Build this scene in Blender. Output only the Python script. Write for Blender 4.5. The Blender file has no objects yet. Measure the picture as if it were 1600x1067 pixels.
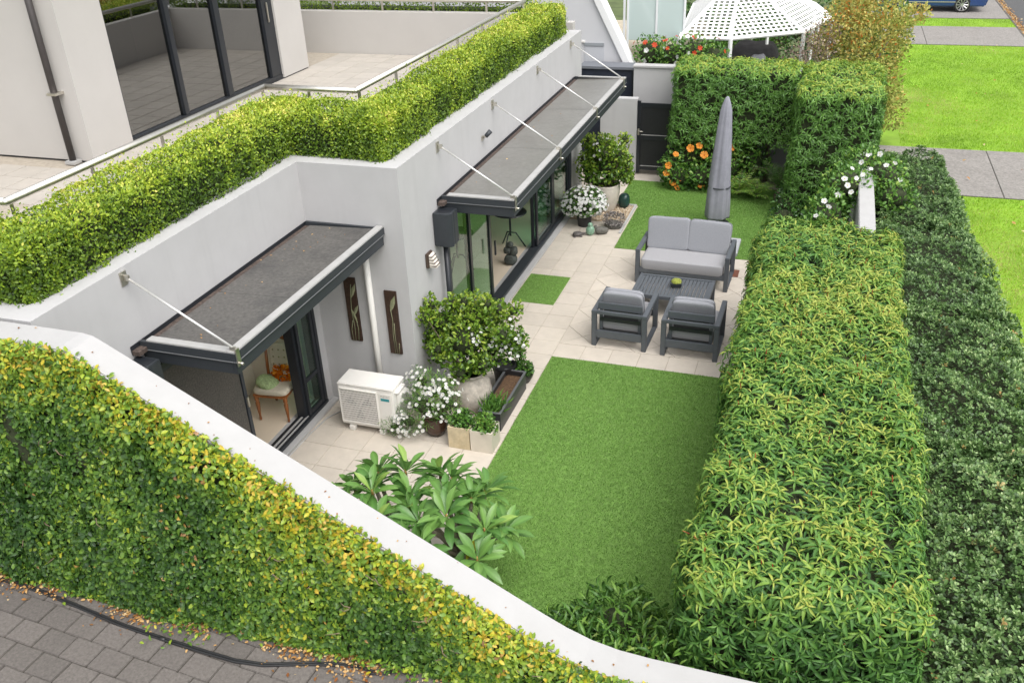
import bpy, bmesh, math, random
import numpy as np
from mathutils import Matrix, Vector

random.seed(7)
rng = np.random.default_rng(11)
scene = bpy.context.scene
COL = scene.collection
PI = math.pi

# ------------------------------------------------------------------ camera
CAM_ROT = ((0.948537, 0.119658, -0.293189), (0.314223, -0.470461, 0.824579), (-0.039266, -0.874270, -0.483849))
CAM_POS = Vector((0.0, 0.0, 6.8))
cam_data = bpy.data.cameras.new('camera')
cam = bpy.data.objects.new('camera', cam_data)
COL.objects.link(cam)
cam_data.sensor_width = 36.0
cam_data.sensor_fit = 'HORIZONTAL'
cam_data.lens = 31.88
cam_data.clip_start = 0.1
cam_data.clip_end = 600.0
_r = Matrix(CAM_ROT)
_m = Matrix((( _r[0][0], -_r[0][1], -_r[0][2]), (_r[1][0], -_r[1][1], -_r[1][2]), (_r[2][0], -_r[2][1], -_r[2][2])))
cam.matrix_world = Matrix.Translation(CAM_POS) @ _m.to_4x4()
scene.camera = cam

# ------------------------------------------------------------------ sky, sun, exposure
SUN_EL, SUN_AZ = math.radians(60), math.radians(128)      # azimuth from +Y towards +X
world = bpy.data.worlds.new('World')
scene.world = world
world.use_nodes = True
wn, wl = world.node_tree.nodes, world.node_tree.links
wn.clear()
w_out = wn.new('ShaderNodeOutputWorld')
w_bg = wn.new('ShaderNodeBackground')
w_sky = wn.new('ShaderNodeTexSky')
w_hs = wn.new('ShaderNodeHueSaturation')
w_sky.sky_type = 'NISHITA'
w_sky.sun_disc = False
w_sky.sun_elevation = SUN_EL
w_sky.sun_rotation = SUN_AZ
w_sky.air_density = 1.0
w_sky.dust_density = 4.0
w_sky.ozone_density = 1.0
w_hs.inputs['Saturation'].default_value = 0.18
w_bg.inputs['Strength'].default_value = 0.15
wl.new(w_sky.outputs[0], w_hs.inputs['Color'])
wl.new(w_hs.outputs[0], w_bg.inputs['Color'])
wl.new(w_bg.outputs[0], w_out.inputs['Surface'])

sun_data = bpy.data.lights.new('sun', 'SUN')
sun_data.energy = 0.75
sun_data.angle = math.radians(60)
sun_data.color = (1.0, 0.965, 0.91)
sun = bpy.data.objects.new('sun', sun_data)
COL.objects.link(sun)
sun.location = (8, -6, 20)
_sd = Vector((math.cos(SUN_EL) * math.sin(SUN_AZ), math.cos(SUN_EL) * math.cos(SUN_AZ), math.sin(SUN_EL)))
sun.rotation_euler = _sd.to_track_quat('Z', 'Y').to_euler()

scene.view_settings.view_transform = 'Standard'
scene.view_settings.look = 'None'
scene.view_settings.gamma = 1.0
scene.view_settings.exposure = 0.88
scene.view_settings.use_curve_mapping = False
scene.cycles.max_bounces = 8
scene.cycles.transparent_max_bounces = 12

# ------------------------------------------------------------------ materials
MATS = {}
def _nodes(name):
    m = bpy.data.materials.new(name)
    m.use_nodes = True
    nt = m.node_tree
    return m, nt, nt.nodes['Principled BSDF'], nt.nodes['Material Output']

def mat(name, col, rough=0.6, var=0.0, scale=8.0, bump=0.0, bscale=60.0, metal=0.0, col2=None, spec=0.5, stain=0.0, stain_scale=1.2, stain_col=None, objvar=0.0, coat=0.0, stretch=None, streak=0.0):
    """Principled surface with noise colour variation, optional blotchy staining and fine relief."""
    if name in MATS: return MATS[name]
    m, nt, b, out = _nodes(name)
    N, L = nt.nodes, nt.links
    b.inputs['Roughness'].default_value = rough
    b.inputs['Metallic'].default_value = metal
    b.inputs['Specular IOR Level'].default_value = spec
    b.inputs['Coat Weight'].default_value = coat
    geo = N.new('ShaderNodeNewGeometry')
    pos = geo.outputs['Position']
    if stretch:
        mp = N.new('ShaderNodeMapping'); mp.inputs['Scale'].default_value = stretch
        L.new(pos, mp.inputs['Vector']); pos = mp.outputs[0]
    c1 = (*col, 1)
    last = None
    if var > 0 or col2:
        nz = N.new('ShaderNodeTexNoise'); nz.inputs['Scale'].default_value = scale; nz.inputs['Detail'].default_value = 5
        nz.inputs['Roughness'].default_value = 0.65
        L.new(pos, nz.inputs['Vector'])
        rp = N.new('ShaderNodeValToRGB')
        lo = tuple(max(0, c * (1 - var)) for c in col) if not col2 else col
        hi = tuple(min(1, c * (1 + var)) for c in col) if not col2 else col2
        rp.color_ramp.elements[0].position = 0.32; rp.color_ramp.elements[0].color = (*lo, 1)
        rp.color_ramp.elements[1].position = 0.68; rp.color_ramp.elements[1].color = (*hi, 1)
        L.new(nz.outputs['Fac'], rp.inputs['Fac'])
        last = rp.outputs['Color']
    if stain > 0:
        nz = N.new('ShaderNodeTexNoise'); nz.inputs['Scale'].default_value = stain_scale; nz.inputs['Detail'].default_value = 8
        nz.inputs['Roughness'].default_value = 0.7
        L.new(pos, nz.inputs['Vector'])
        mr = N.new('ShaderNodeMapRange'); mr.inputs['From Min'].default_value = 0.5; mr.inputs['From Max'].default_value = 0.75
        mr.inputs['To Max'].default_value = stain
        L.new(nz.outputs['Fac'], mr.inputs['Value'])
        mx = N.new('ShaderNodeMix'); mx.data_type = 'RGBA'
        L.new(mr.outputs[0], mx.inputs['Factor'])
        if last: L.new(last, mx.inputs['A'])
        else: mx.inputs['A'].default_value = c1
        mx.inputs['B'].default_value = (*(stain_col or tuple(c * 0.6 for c in col)), 1)
        last = mx.outputs['Result']
    if streak > 0:                                  # faint rain streaks
        mp2 = N.new('ShaderNodeMapping'); mp2.inputs['Scale'].default_value = (7, 7, 0.5)
        L.new(pos, mp2.inputs['Vector'])
        nz = N.new('ShaderNodeTexNoise'); nz.inputs['Scale'].default_value = 1.0; nz.inputs['Detail'].default_value = 6
        L.new(mp2.outputs[0], nz.inputs['Vector'])
        mr = N.new('ShaderNodeMapRange'); mr.inputs['From Min'].default_value = 0.52; mr.inputs['From Max'].default_value = 0.8; mr.inputs['To Max'].default_value = streak
        L.new(nz.outputs['Fac'], mr.inputs['Value'])
        mx = N.new('ShaderNodeMix'); mx.data_type = 'RGBA'
        L.new(mr.outputs[0], mx.inputs['Factor'])
        if last: L.new(last, mx.inputs['A'])
        else: mx.inputs['A'].default_value = c1
        mx.inputs['B'].default_value = (*tuple(c * 0.62 for c in col), 1)
        last = mx.outputs['Result']
    if objvar > 0:
        oi = N.new('ShaderNodeObjectInfo')
        mr = N.new('ShaderNodeMapRange'); mr.inputs['To Min'].default_value = 1 - objvar; mr.inputs['To Max'].default_value = 1 + objvar
        L.new(oi.outputs['Random'], mr.inputs['Value'])
        hs = N.new('ShaderNodeHueSaturation')
        L.new(mr.outputs[0], hs.inputs['Value'])
        if last: L.new(last, hs.inputs['Color'])
        else: hs.inputs['Color'].default_value = c1
        last = hs.outputs[0]
    if last: L.new(last, b.inputs['Base Color'])
    else: b.inputs['Base Color'].default_value = c1
    if bump > 0:
        nb = N.new('ShaderNodeTexNoise'); nb.inputs['Scale'].default_value = bscale; nb.inputs['Detail'].default_value = 4
        L.new(pos, nb.inputs['Vector'])
        bp = N.new('ShaderNodeBump'); bp.inputs['Strength'].default_value = bump; bp.inputs['Distance'].default_value = 0.01
        L.new(nb.outputs['Fac'], bp.inputs['Height']); L.new(bp.outputs[0], b.inputs['Normal'])
    MATS[name] = m
    return m

def leaf_mat(name, stops, rough=0.45, trans=0.25, spec=0.4, rib=1.22):
    """Leaf colour picked from a ramp by the per-leaf attribute lv (0 old dark leaf .. 1 young leaf)."""
    if name in MATS: return MATS[name]
    m, nt, b, out = _nodes(name)
    N, L = nt.nodes, nt.links
    at = N.new('ShaderNodeAttribute'); at.attribute_name = 'lv'
    rp = N.new('ShaderNodeValToRGB')
    cr = rp.color_ramp
    cr.elements[0].position, cr.elements[0].color = stops[0][0], (*stops[0][1], 1)
    cr.elements[1].position, cr.elements[1].color = stops[-1][0], (*stops[-1][1], 1)
    for p, c in stops[1:-1]:
        e = cr.elements.new(p); e.color = (*c, 1)
    L.new(at.outputs['Fac'], rp.inputs['Fac'])
    ar = N.new('ShaderNodeAttribute'); ar.attribute_name = 'rib'          # paler midrib
    pw = N.new('ShaderNodeMath'); pw.operation = 'POWER'; pw.inputs[1].default_value = 2.5
    mr = N.new('ShaderNodeMapRange'); mr.inputs['To Min'].default_value = 0.92; mr.inputs['To Max'].default_value = rib
    hs = N.new('ShaderNodeHueSaturation')
    L.new(ar.outputs['Fac'], pw.inputs[0]); L.new(pw.outputs[0], mr.inputs['Value']); L.new(mr.outputs[0], hs.inputs['Value'])
    L.new(rp.outputs[0], hs.inputs['Color'])
    L.new(hs.outputs[0], b.inputs['Base Color'])
    b.inputs['Roughness'].default_value = rough
    b.inputs['Specular IOR Level'].default_value = spec
    tr = N.new('ShaderNodeBsdfTranslucent')
    L.new(hs.outputs[0], tr.inputs['Color'])
    mx = N.new('ShaderNodeMixShader'); mx.inputs[0].default_value = trans
    L.new(b.outputs[0], mx.inputs[1]); L.new(tr.outputs[0], mx.inputs[2])
    L.new(mx.outputs[0], out.inputs['Surface'])
    MATS[name] = m
    return m

def glass_mat(name, tint, r0=0.04, frost=0.0):
    if name in MATS: return MATS[name]
    m, nt, b, out = _nodes(name)
    N, L = nt.nodes, nt.links
    N.remove(b)
    lw = N.new('ShaderNodeLayerWeight'); lw.inputs['Blend'].default_value = 0.5
    pw = N.new('ShaderNodeMath'); pw.operation = 'POWER'; pw.inputs[1].default_value = 5
    ml = N.new('ShaderNodeMath'); ml.operation = 'MULTIPLY_ADD'; ml.inputs[1].default_value = 1 - r0; ml.inputs[2].default_value = r0
    L.new(lw.outputs['Facing'], pw.inputs[0]); L.new(pw.outputs[0], ml.inputs[0])
    tr = N.new('ShaderNodeBsdfTransparent'); tr.inputs['Color'].default_value = (*tint, 1)
    gl = N.new('ShaderNodeBsdfGlossy'); gl.inputs['Roughness'].default_value = 0.0
    mx = N.new('ShaderNodeMixShader')
    L.new(ml.outputs[0], mx.inputs[0]); L.new(gl.outputs[0], mx.inputs[2])
    if frost > 0:
        df = N.new('ShaderNodeBsdfDiffuse'); df.inputs['Color'].default_value = (*tint, 1)
        m2 = N.new('ShaderNodeMixShader'); m2.inputs[0].default_value = frost
        L.new(tr.outputs[0], m2.inputs[1]); L.new(df.outputs[0], m2.inputs[2]); L.new(m2.outputs[0], mx.inputs[1])
    else:
        L.new(tr.outputs[0], mx.inputs[1])
    L.new(mx.outputs[0], out.inputs['Surface'])
    MATS[name] = m
    return m

M_WALL = mat('wall_render', (0.475, 0.470, 0.470), 0.85, 0.03, 3.0, 0.06, 220, streak=0.16, stain=0.14, stain_scale=0.8, stain_col=(0.38, 0.37, 0.36))
M_CAP = mat('white_wall_paint', (0.435, 0.430, 0.424), 0.75, 0.03, 4.0, 0.08, 160, stain=0.16, stain_scale=2.2, stain_col=(0.33, 0.315, 0.29))
M_UPWALL = mat('upper_wall_paint', (0.50, 0.48, 0.455), 0.85, 0.02, 2.0, 0.05, 240, stain=0.06, stain_scale=0.6)
M_TILE = mat('patio_tile', (0.54, 0.485, 0.415), 0.7, 0.06, 6.0, 0.05, 90, objvar=0.045, stain=0.22, stain_scale=1.1, stain_col=(0.41, 0.35, 0.27))
M_GROUT = mat('tile_grout', (0.37, 0.325, 0.265), 0.9, 0.15, 12)
M_TTILE = mat('terrace_tile', (0.42, 0.385, 0.34), 0.7, 0.06, 5.0, 0.05, 90, objvar=0.05, stain=0.2, stain_scale=0.9, stain_col=(0.33, 0.295, 0.25))
M_PAVER = mat('paver_stone', (0.145, 0.130, 0.119), 0.9, 0.22, 40.0, 0.5, 120, objvar=0.12, stain=0.4, stain_scale=3.0, stain_col=(0.11, 0.10, 0.09))
M_JOINT = mat('paver_joint', (0.05, 0.044, 0.034), 0.95, 0.4, 30)
M_CONC = mat('concrete', (0.255, 0.238, 0.22), 0.9, 0.30, 22.0, 0.5, 60, stain=0.5, stain_scale=0.9, stain_col=(0.16, 0.148, 0.135))
M_ASPH = mat('asphalt', (0.09, 0.09, 0.09), 0.95, 0.2, 20, 0.4, 120)
M_CHAR = mat('charcoal_metal', (0.034, 0.039, 0.045), 0.45, 0.06, 10, 0.04, 300)
M_ALU = mat('furniture_metal', (0.088, 0.098, 0.110), 0.5, 0.06, 14, 0.05, 260)
M_BLACK = mat('black_frame', (0.018, 0.021, 0.026), 0.35, 0.1, 12)
M_STEEL = mat('stainless_steel', (0.70, 0.67, 0.60), 0.36, 0.08, 20, metal=1.0)
M_WHITEMETAL = mat('white_metal', (0.76, 0.74, 0.70), 0.45, 0.03, 5)
M_EDGE = mat('pale_edge_trim', (0.40, 0.395, 0.385), 0.55, 0.06, 9, stain=0.2, stain_scale=5)
M_ROOF_S = mat('dark_roof_panel', (0.100, 0.095, 0.088), 0.66, 0.30, 26, 0.15, 200, stain=0.95, stain_scale=1.1, stain_col=(0.034, 0.034, 0.036))
M_ROOF_B = mat('grey_roof_panel', (0.175, 0.170, 0.156), 0.30, 0.14, 16, 0.06, 200, stain=0.8, stain_scale=0.8, stain_col=(0.105, 0.10, 0.085))
M_CUSH = mat('grey_cushion_fabric', (0.285, 0.292, 0.315), 0.95, 0.07, 60, 0.25, 500, spec=0.2)
M_CUSH2 = mat('grey_seat_fabric', (0.335, 0.332, 0.345), 0.95, 0.05, 60, 0.25, 500, spec=0.2)
M_CANVAS = mat('umbrella_canvas', (0.27, 0.272, 0.31), 0.9, 0.08, 8, 0.15, 300, spec=0.2)
M_SOIL = mat('soil', (0.06, 0.042, 0.028), 0.95, 0.4, 30, 0.6, 60)
M_TWIG = mat('inner_twigs', (0.030, 0.040, 0.014), 0.95, 0.5, 18, 0.8, 30)
M_BARK = mat('bark', (0.20, 0.16, 0.12), 0.9, 0.3, 25, 0.5, 60)
M_POT = mat('stone_pot', (0.50, 0.45, 0.39), 0.85, 0.25, 14, 0.5, 50, stain=0.5, stain_scale=6, stain_col=(0.33, 0.27, 0.22))
M_PLBLACK = mat('black_plastic', (0.02, 0.02, 0.021), 0.4, 0.1, 10)
M_TURFBASE = mat('turf_backing', (0.13, 0.24, 0.048), 0.9, 0.25, 14)
M_GRASSBASE = mat('lawn_soil', (0.20, 0.35, 0.025), 0.95, 0.25, 0.9, 0.5, 40, stain=0.4, stain_scale=0.5, stain_col=(0.21, 0.27, 0.05))
M_CREAM = mat('cream_plaster', (0.82, 0.77, 0.66), 0.85, 0.03, 3)
M_INFLOOR = mat('indoor_floor', (0.74, 0.63, 0.49), 0.55, 0.03, 3)
M_WOOD = mat('polished_wood', (0.30, 0.105, 0.028), 0.32, 0.3, 12, coat=0.4, stretch=(1, 1, 0.2))
M_UPH = mat('cream_upholstery', (0.62, 0.56, 0.44), 0.9, 0.06, 30, 0.2, 200)
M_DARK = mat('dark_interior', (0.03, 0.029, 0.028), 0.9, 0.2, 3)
M_GL_UP = glass_mat('window_glass', (0.42, 0.44, 0.43), 0.28)
M_GL_GREEN = glass_mat('green_glass', (0.75, 0.93, 0.84), 0.07)
M_GL_FROST = glass_mat('frosted_glass', (0.60, 0.70, 0.68), 0.04, 0.9)

# ------------------------------------------------------------------ mesh builder
class MB:
    def __init__(self): self.v, self.f = [], []
    def add(self, verts, faces):
        k = len(self.v); self.v += [tuple(p) for p in verts]; self.f += [tuple(i + k for i in q) for q in faces]; return self
    def box(self, x0, x1, y0, y1, z0, z1):
        return self.add([(x0, y0, z0), (x1, y0, z0), (x1, y1, z0), (x0, y1, z0), (x0, y0, z1), (x1, y0, z1), (x1, y1, z1), (x0, y1, z1)],
                        [(0, 3, 2, 1), (4, 5, 6, 7), (0, 1, 5, 4), (1, 2, 6, 5), (2, 3, 7, 6), (3, 0, 4, 7)])
    def prism(self, poly, z0, z1):
        n = len(poly)
        a = sum(poly[i][0] * poly[(i + 1) % n][1] - poly[(i + 1) % n][0] * poly[i][1] for i in range(n))
        if a < 0: poly = poly[::-1]
        v = [(p[0], p[1], z0) for p in poly] + [(p[0], p[1], z1) for p in poly]
        f = [tuple(range(n - 1, -1, -1)), tuple(range(n, 2 * n))] + [(i, (i + 1) % n, n + (i + 1) % n, n + i) for i in range(n)]
        return self.add(v, f)
    def hexa(self, b, t):
        """Eight corners: four below (counter-clockwise from above), four above."""
        return self.add(list(b) + list(t), [(0, 3, 2, 1), (4, 5, 6, 7), (0, 1, 5, 4), (1, 2, 6, 5), (2, 3, 7, 6), (3, 0, 4, 7)])
    def tube(self, pts, r, n=8, caps=True):
        pts = [Vector(p) for p in pts]
        rs = r if isinstance(r, (list, tuple)) else [r] * len(pts)
        k = len(self.v); prev = None
        for i, p in enumerate(pts):
            d = (pts[min(i + 1, len(pts) - 1)] - pts[max(i - 1, 0)]).normalized()
            if prev is None:
                a = Vector((0, 0, 1)) if abs(d.z) < 0.9 else Vector((1, 0, 0))
                u = d.cross(a).normalized()
            else:
                u = (prev - d * prev.dot(d)).normalized()
            prev = u; w = d.cross(u)
            for j in range(n):
                t = 2 * PI * j / n
                q = p + (u * math.cos(t) + w * math.sin(t)) * rs[i]
                self.v.append(tuple(q))
        for i in range(len(pts) - 1):
            for j in range(n):
                self.f.append((k + i * n + j, k + i * n + (j + 1) % n, k + (i + 1) * n + (j + 1) % n, k + (i + 1) * n + j))
        if caps:
            self.f.append(tuple(k + j for j in range(n - 1, -1, -1)))
            e = k + (len(pts) - 1) * n
            self.f.append(tuple(e + j for j in range(n)))
        return self
    def lathe(self, prof, c=(0, 0, 0), n=28, squash=1.0, wob=0.0):
        k = len(self.v)
        for i, (r, z) in enumerate(prof):
            for j in range(n):
                t = 2 * PI * j / n
                rr = r * (1 + wob * math.sin(3 * t + i * 0.7) * 0.5 + wob * math.sin(5 * t - i) * 0.5)
                self.v.append((c[0] + rr * math.cos(t), c[1] + rr * math.sin(t) * squash, c[2] + z))
        for i in range(len(prof) - 1):
            for j in range(n):
                self.f.append((k + i * n + j, k + i * n + (j + 1) % n, k + (i + 1) * n + (j + 1) % n, k + (i + 1) * n + j))
        self.f.append(tuple(k + j for j in range(n - 1, -1, -1)))
        e = k + (len(prof) - 1) * n
        self.f.append(tuple(e + j for j in range(n)))
        return self
    def superell(self, c, s, e1=0.35, e2=0.35, rot=None, nu=20, nv=12, wob=0.0, seed=0):
        """Rounded cushion / boulder: superellipsoid with half sizes s."""
        k = len(self.v); rr = random.Random(seed); ph = [rr.uniform(0, 6) for _ in range(6)]
        def sp(t, e): return math.copysign(abs(t) ** e, t)
        for i in range(nv + 1):
            a = -PI / 2 + PI * i / nv
            for j in range(nu):
                b = 2 * PI * j / nu
                x = sp(math.cos(a), e1) * sp(math.cos(b), e2); y = sp(math.cos(a), e1) * sp(math.sin(b), e2); z = sp(math.sin(a), e1)
                g = 1 + wob * (math.sin(3 * x + ph[0]) + math.sin(4 * y + ph[1]) + math.sin(3.5 * z + ph[2]) + 0.5 * math.sin(7 * x + 6 * y + ph[3])) / 3
                p = Vector((x * s[0] * g, y * s[1] * g, z * s[2] * g))
                if rot: p = rot @ p
                self.v.append((p.x + c[0], p.y + c[1], p.z + c[2]))
        for i in range(nv):
            for j in range(nu):
                self.f.append((k + i * nu + j, k + i * nu + (j + 1) % nu, k + (i + 1) * nu + (j + 1) % nu, k + (i + 1) * nu + j))
        return self
    def build(self, name, m, parent=None, bevel=0.0, smooth=False, world=True, seg=2):
        me = bpy.data.meshes.new(name)
        me.from_pydata(self.v, [], self.f)
        if bevel > 0:
            bm = bmesh.new(); bm.from_mesh(me)
            es = [e for e in bm.edges if len(e.link_faces) == 2 and e.calc_face_angle(0) > 0.5]
            bmesh.ops.bevel(bm, geom=es, offset=bevel, segments=seg, affect='EDGES', clamp_overlap=True)
            bm.to_mesh(me); bm.free()
        if smooth:
            me.polygons.foreach_set('use_smooth', [True] * len(me.polygons))
        me.materials.append(m)
        me.update()
        o = bpy.data.objects.new(name, me)
        COL.objects.link(o)
        if parent is not None:
            o.parent = parent
            if world: o.location = -root_loc(parent)
        return o

def root_loc(p):
    """World location of an (unrotated) chain of parents."""
    l = Vector(p.location)
    while p.parent is not None:
        p = p.parent; l = l + Vector(p.location)
    return l

def thing(name, label, cat, loc=(0, 0, 0), rz=0.0, group=None):
    o = bpy.data.objects.new(name, None)
    COL.objects.link(o)
    o.empty_display_size = 0.2
    o.location = loc; o.rotation_euler = (0, 0, rz)
    o['label'] = label; o['category'] = cat
    if group: o['group'] = group
    return o
def tag(o, label, cat, group=None):
    o['label'] = label; o['category'] = cat
    if group: o['group'] = group
    return o
def struct(o):
    o['kind'] = 'structure'; return o
def B(*a): return MB().box(*a)

# ------------------------------------------------------------------ leaves
def leaf_template(rows, fold=0.18):
    """rows of (y, width, z); width 0 makes a point. Returns verts, triangles (unit length along +Y)."""
    v, rid, t = [], [], []
    for y, w, z in rows:
        if w == 0: rid.append((len(v),)); v.append((0, y, z))
        else:
            k = len(v); rid.append((k, k + 1, k + 2)); v += [(-w / 2, y, z + fold * w), (0, y, z), (w / 2, y, z + fold * w)]
    for a, b in zip(rid, rid[1:]):
        if len(a) == 1 and len(b) == 3: t += [(a[0], b[1], b[0]), (a[0], b[2], b[1])]
        elif len(a) == 3 and len(b) == 1: t += [(a[0], a[1], b[0]), (a[1], a[2], b[0])]
        else: t += [(a[0], a[1], b[1]), (a[0], b[1], b[0]), (a[1], a[2], b[2]), (a[1], b[2], b[1])]
    return np.array(v, float), np.array(t, int)
LT_TINY = leaf_template([(0, 0, 0), (0.55, 0.62, 0.0), (1, 0, -0.03)], 0.12)
LT_OVAL = leaf_template([(0, 0, 0), (0.3, 0.5, 0.03), (0.68, 0.52, 0.03), (1, 0, -0.05)], 0.16)
LT_OBOV = leaf_template([(0, 0, 0), (0.45, 0.34, 0.05), (0.8, 0.52, 0.06), (1, 0, 0.02)], 0.14)
LT_LONG = leaf_template([(0, 0, 0), (0.22, 0.16, 0.06), (0.5, 0.225, 0.04), (0.78, 0.15, -0.10), (1, 0, -0.32)], 0.24)
LT_FRAN = leaf_template([(0, 0.03, 0), (0.16, 0.09, 0.02), (0.38, 0.21, 0.035), (0.6, 0.28, 0.02), (0.8, 0.21, -0.02), (0.92, 0.09, -0.07), (1, 0, -0.11)], 0.18)
LT_BLADE = (np.array([(-0.11, 0, 0), (0.11, 0, 0), (0, 1, 0.12)], float), np.array([(0, 1, 2)], int))
LT_STRAP = leaf_template([(0, 0.05, 0), (0.4, 0.10, 0.06), (0.75, 0.07, -0.02), (1, 0, -0.16)], 0.25)
LT_PETAL = leaf_template([(0, 0, 0), (0.5, 0.5, 0.06), (0.85, 0.55, 0.06), (1, 0, 0.0)], 0.05)
LT_PETALW = leaf_template([(0, 0, 0), (0.45, 0.62, 0.06), (0.8, 0.95, 0.10), (0.97, 0.55, 0.06), (1, 0, 0.04)], 0.04)

def unit(a): return a / np.maximum(np.linalg.norm(a, axis=-1, keepdims=True), 1e-9)
def frames(D, Nn):
    D = unit(D); X = unit(np.cross(D, Nn)); Z = np.cross(X, D)
    return X, D, Z
def leaf_mesh(name, P, D, Nn, S, lv, tpl, m):
    T, F = tpl
    X, Y, Z = frames(D, Nn)
    n, k = len(P), len(T)
    V = P[:, None, :] + S[:, None, None] * (T[None, :, 0:1] * X[:, None, :] + T[None, :, 1:2] * Y[:, None, :] + T[None, :, 2:3] * Z[:, None, :])
    FF = (F[None] + (np.arange(n) * k)[:, None, None]).reshape(-1)
    me = bpy.data.meshes.new(name)
    me.vertices.add(n * k); me.loops.add(len(FF)); me.polygons.add(len(FF) // 3)
    me.vertices.foreach_set('co', V.reshape(-1).astype(np.float32))
    me.loops.foreach_set('vertex_index', FF.astype(np.int32))
    me.polygons.foreach_set('loop_start', np.arange(0, len(FF), 3, dtype=np.int32))
    me.polygons.foreach_set('use_smooth', np.ones(len(FF) // 3, dtype=bool))
    a = me.attributes.new('lv', 'FLOAT', 'POINT')
    a.data.foreach_set('value', np.repeat(np.clip(lv, 0, 1), k).astype(np.float32))
    a = me.attributes.new('rib', 'FLOAT', 'POINT')
    a.data.foreach_set('value', np.tile((np.abs(T[:, 0]) < 1e-6).astype(np.float32), n))
    me.update(calc_edges=True)
    me.materials.append(m)
    return me
def leaves(name, P, D, Nn, S, lv, tpl, m, parent=None, stuff=True):
    o = bpy.data.objects.new(name, leaf_mesh(name, P, D, Nn, S, lv, tpl, m))
    COL.objects.link(o)
    if parent is not None:
        o.parent = parent; o.location = -root_loc(parent)
    if stuff: o['kind'] = 'stuff'
    return o
def leaf_parts(P, D, Nn, S, lv, tpl, m, parent, key, name='leaf'):
    """Each of these leaves as an object of its own, sharing eight meshes."""
    tm = [leaf_mesh(name + '_' + key, np.zeros((1, 3)), np.array([[0, 1., 0]]), np.array([[0, 0, 1.]]), np.ones(1), np.array([q / 7]), tpl, m) for q in range(8)]
    X, Y, Z = frames(D, Nn)
    off = root_loc(parent)
    for i in range(len(P)):
        o = bpy.data.objects.new(name, tm[int(round(float(np.clip(lv[i], 0, 1)) * 7))])
        COL.objects.link(o)
        o.parent = parent
        s = float(S[i])
        mt = Matrix.Identity(4)
        for r in range(3):
            mt[r][0] = X[i][r] * s; mt[r][1] = Y[i][r] * s; mt[r][2] = Z[i][r] * s
            mt[r][3] = P[i][r] - off[r]
        o.matrix_local = mt
_CR = np.array(CAM_ROT); _CP = np.array(CAM_POS)
def seen_largest(P, S, depth, count=300):
    """Indices of the leaves of the outer layer that show largest in the photograph's view."""
    c = (P - _CP) @ _CR
    u = 800 + 1417 * c[:, 0] / c[:, 2]; v = 533.5 + 1417 * c[:, 1] / c[:, 2]
    ok = (c[:, 2] > 0.5) & (u > 5) & (u < 1595) & (v > 5) & (v < 1062)
    score = np.where(ok, S / np.maximum(c[:, 2], 0.1), -1) - np.where(depth > 0.03, 10, 0)
    return np.argsort(-score)[:count]

_NZ = rng.uniform(0, 6.28, (12, 1)); _ND = rng.normal(0, 1, (12, 3))
def wobble(P, freq=1.0):
    """Smooth pseudo noise, about -1..1."""
    out = np.zeros(len(P))
    for i in range(12):
        out += np.sin(P @ _ND[i] * freq * (1 + 0.35 * i) + _NZ[i, 0]) / (1 + 0.25 * i)
    return out / 3.2

def box_skin(box, density, faces='xXyYZ', rnd=0.14, amp=0.05, freq=1.6, depth=0.12, dens_scale=None):
    """Random points on a clipped hedge: rounded box with an uneven skin. Returns points, normals, depth below the skin."""
    x0, x1, y0, y1, z0, z1 = box
    PP, NN = [], []
    spec = {'x': ((y1 - y0) * (z1 - z0), 0, -1), 'X': ((y1 - y0) * (z1 - z0), 0, 1), 'y': ((x1 - x0) * (z1 - z0), 1, -1),
            'Y': ((x1 - x0) * (z1 - z0), 1, 1), 'Z': ((x1 - x0) * (y1 - y0), 2, 1)}
    for fch in faces:
        area, ax, sg = spec[fch]
        d = density * (dens_scale or {}).get(fch, 1.0)
        n = int(area * d)
        q = np.stack([rng.uniform(x0, x1, n), rng.uniform(y0, y1, n), rng.uniform(z0, z1, n)], 1)
        q[:, ax] = (x0, y0, z0)[ax] if sg < 0 else (x1, y1, z1)[ax]
        nn = np.zeros((n, 3)); nn[:, ax] = sg
        PP.append(q); NN.append(nn)
    P = np.concatenate(PP); Nn = np.concatenate(NN)
    c = np.array([(x0 + x1) / 2, (y0 + y1) / 2, (z0 + z1) / 2]); h = np.array([(x1 - x0) / 2, (y1 - y0) / 2, (z1 - z0) / 2])
    r = np.minimum(rnd, h * 0.95)
    inner = np.clip(P, c - h + r, c + h - r)
    inner[:, 2] = np.clip(P[:, 2], z0, z1 - r[2])
    dv = P - inner
    ln = np.linalg.norm(dv, axis=1)
    rm = r.min()
    near = ln > 1e-6
    Nn2 = np.where(near[:, None], unit(dv), Nn)
    P2 = np.where(near[:, None], inner + Nn2 * np.minimum(ln, rm)[:, None], P)
    dp = rng.exponential(depth, len(P2)) * rng.integers(0, 2, len(P2))
    dp = np.minimum(dp, 0.3)
    P2 = P2 + Nn2 * (wobble(P2, freq) * amp - dp)[:, None]
    return P2, Nn2, dp

def rand_dirs(n): return unit(rng.normal(0, 1, (n, 3)))
def tangent(Nn):
    t = rand_dirs(len(Nn)); return unit(t - Nn * np.sum(t * Nn, 1, keepdims=True))

def blob_skin(c, r, n, amp=0.22, freq=2.2, depth=0.15, zmin=None, seed=0):
    """Random points through the outer part of a lumpy crown."""
    d = rand_dirs(n)
    rad = 1 + amp * wobble(d * 1.3 + seed, freq)
    f = 1 - np.minimum(rng.exponential(depth, n), 0.8)
    P = np.array(c) + d * np.array(r) * (rad * f)[:, None]
    if zmin is not None:
        k = P[:, 2] > zmin; P, d, f = P[k], d[k], f[k]
    return P, d, 1 - f

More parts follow.
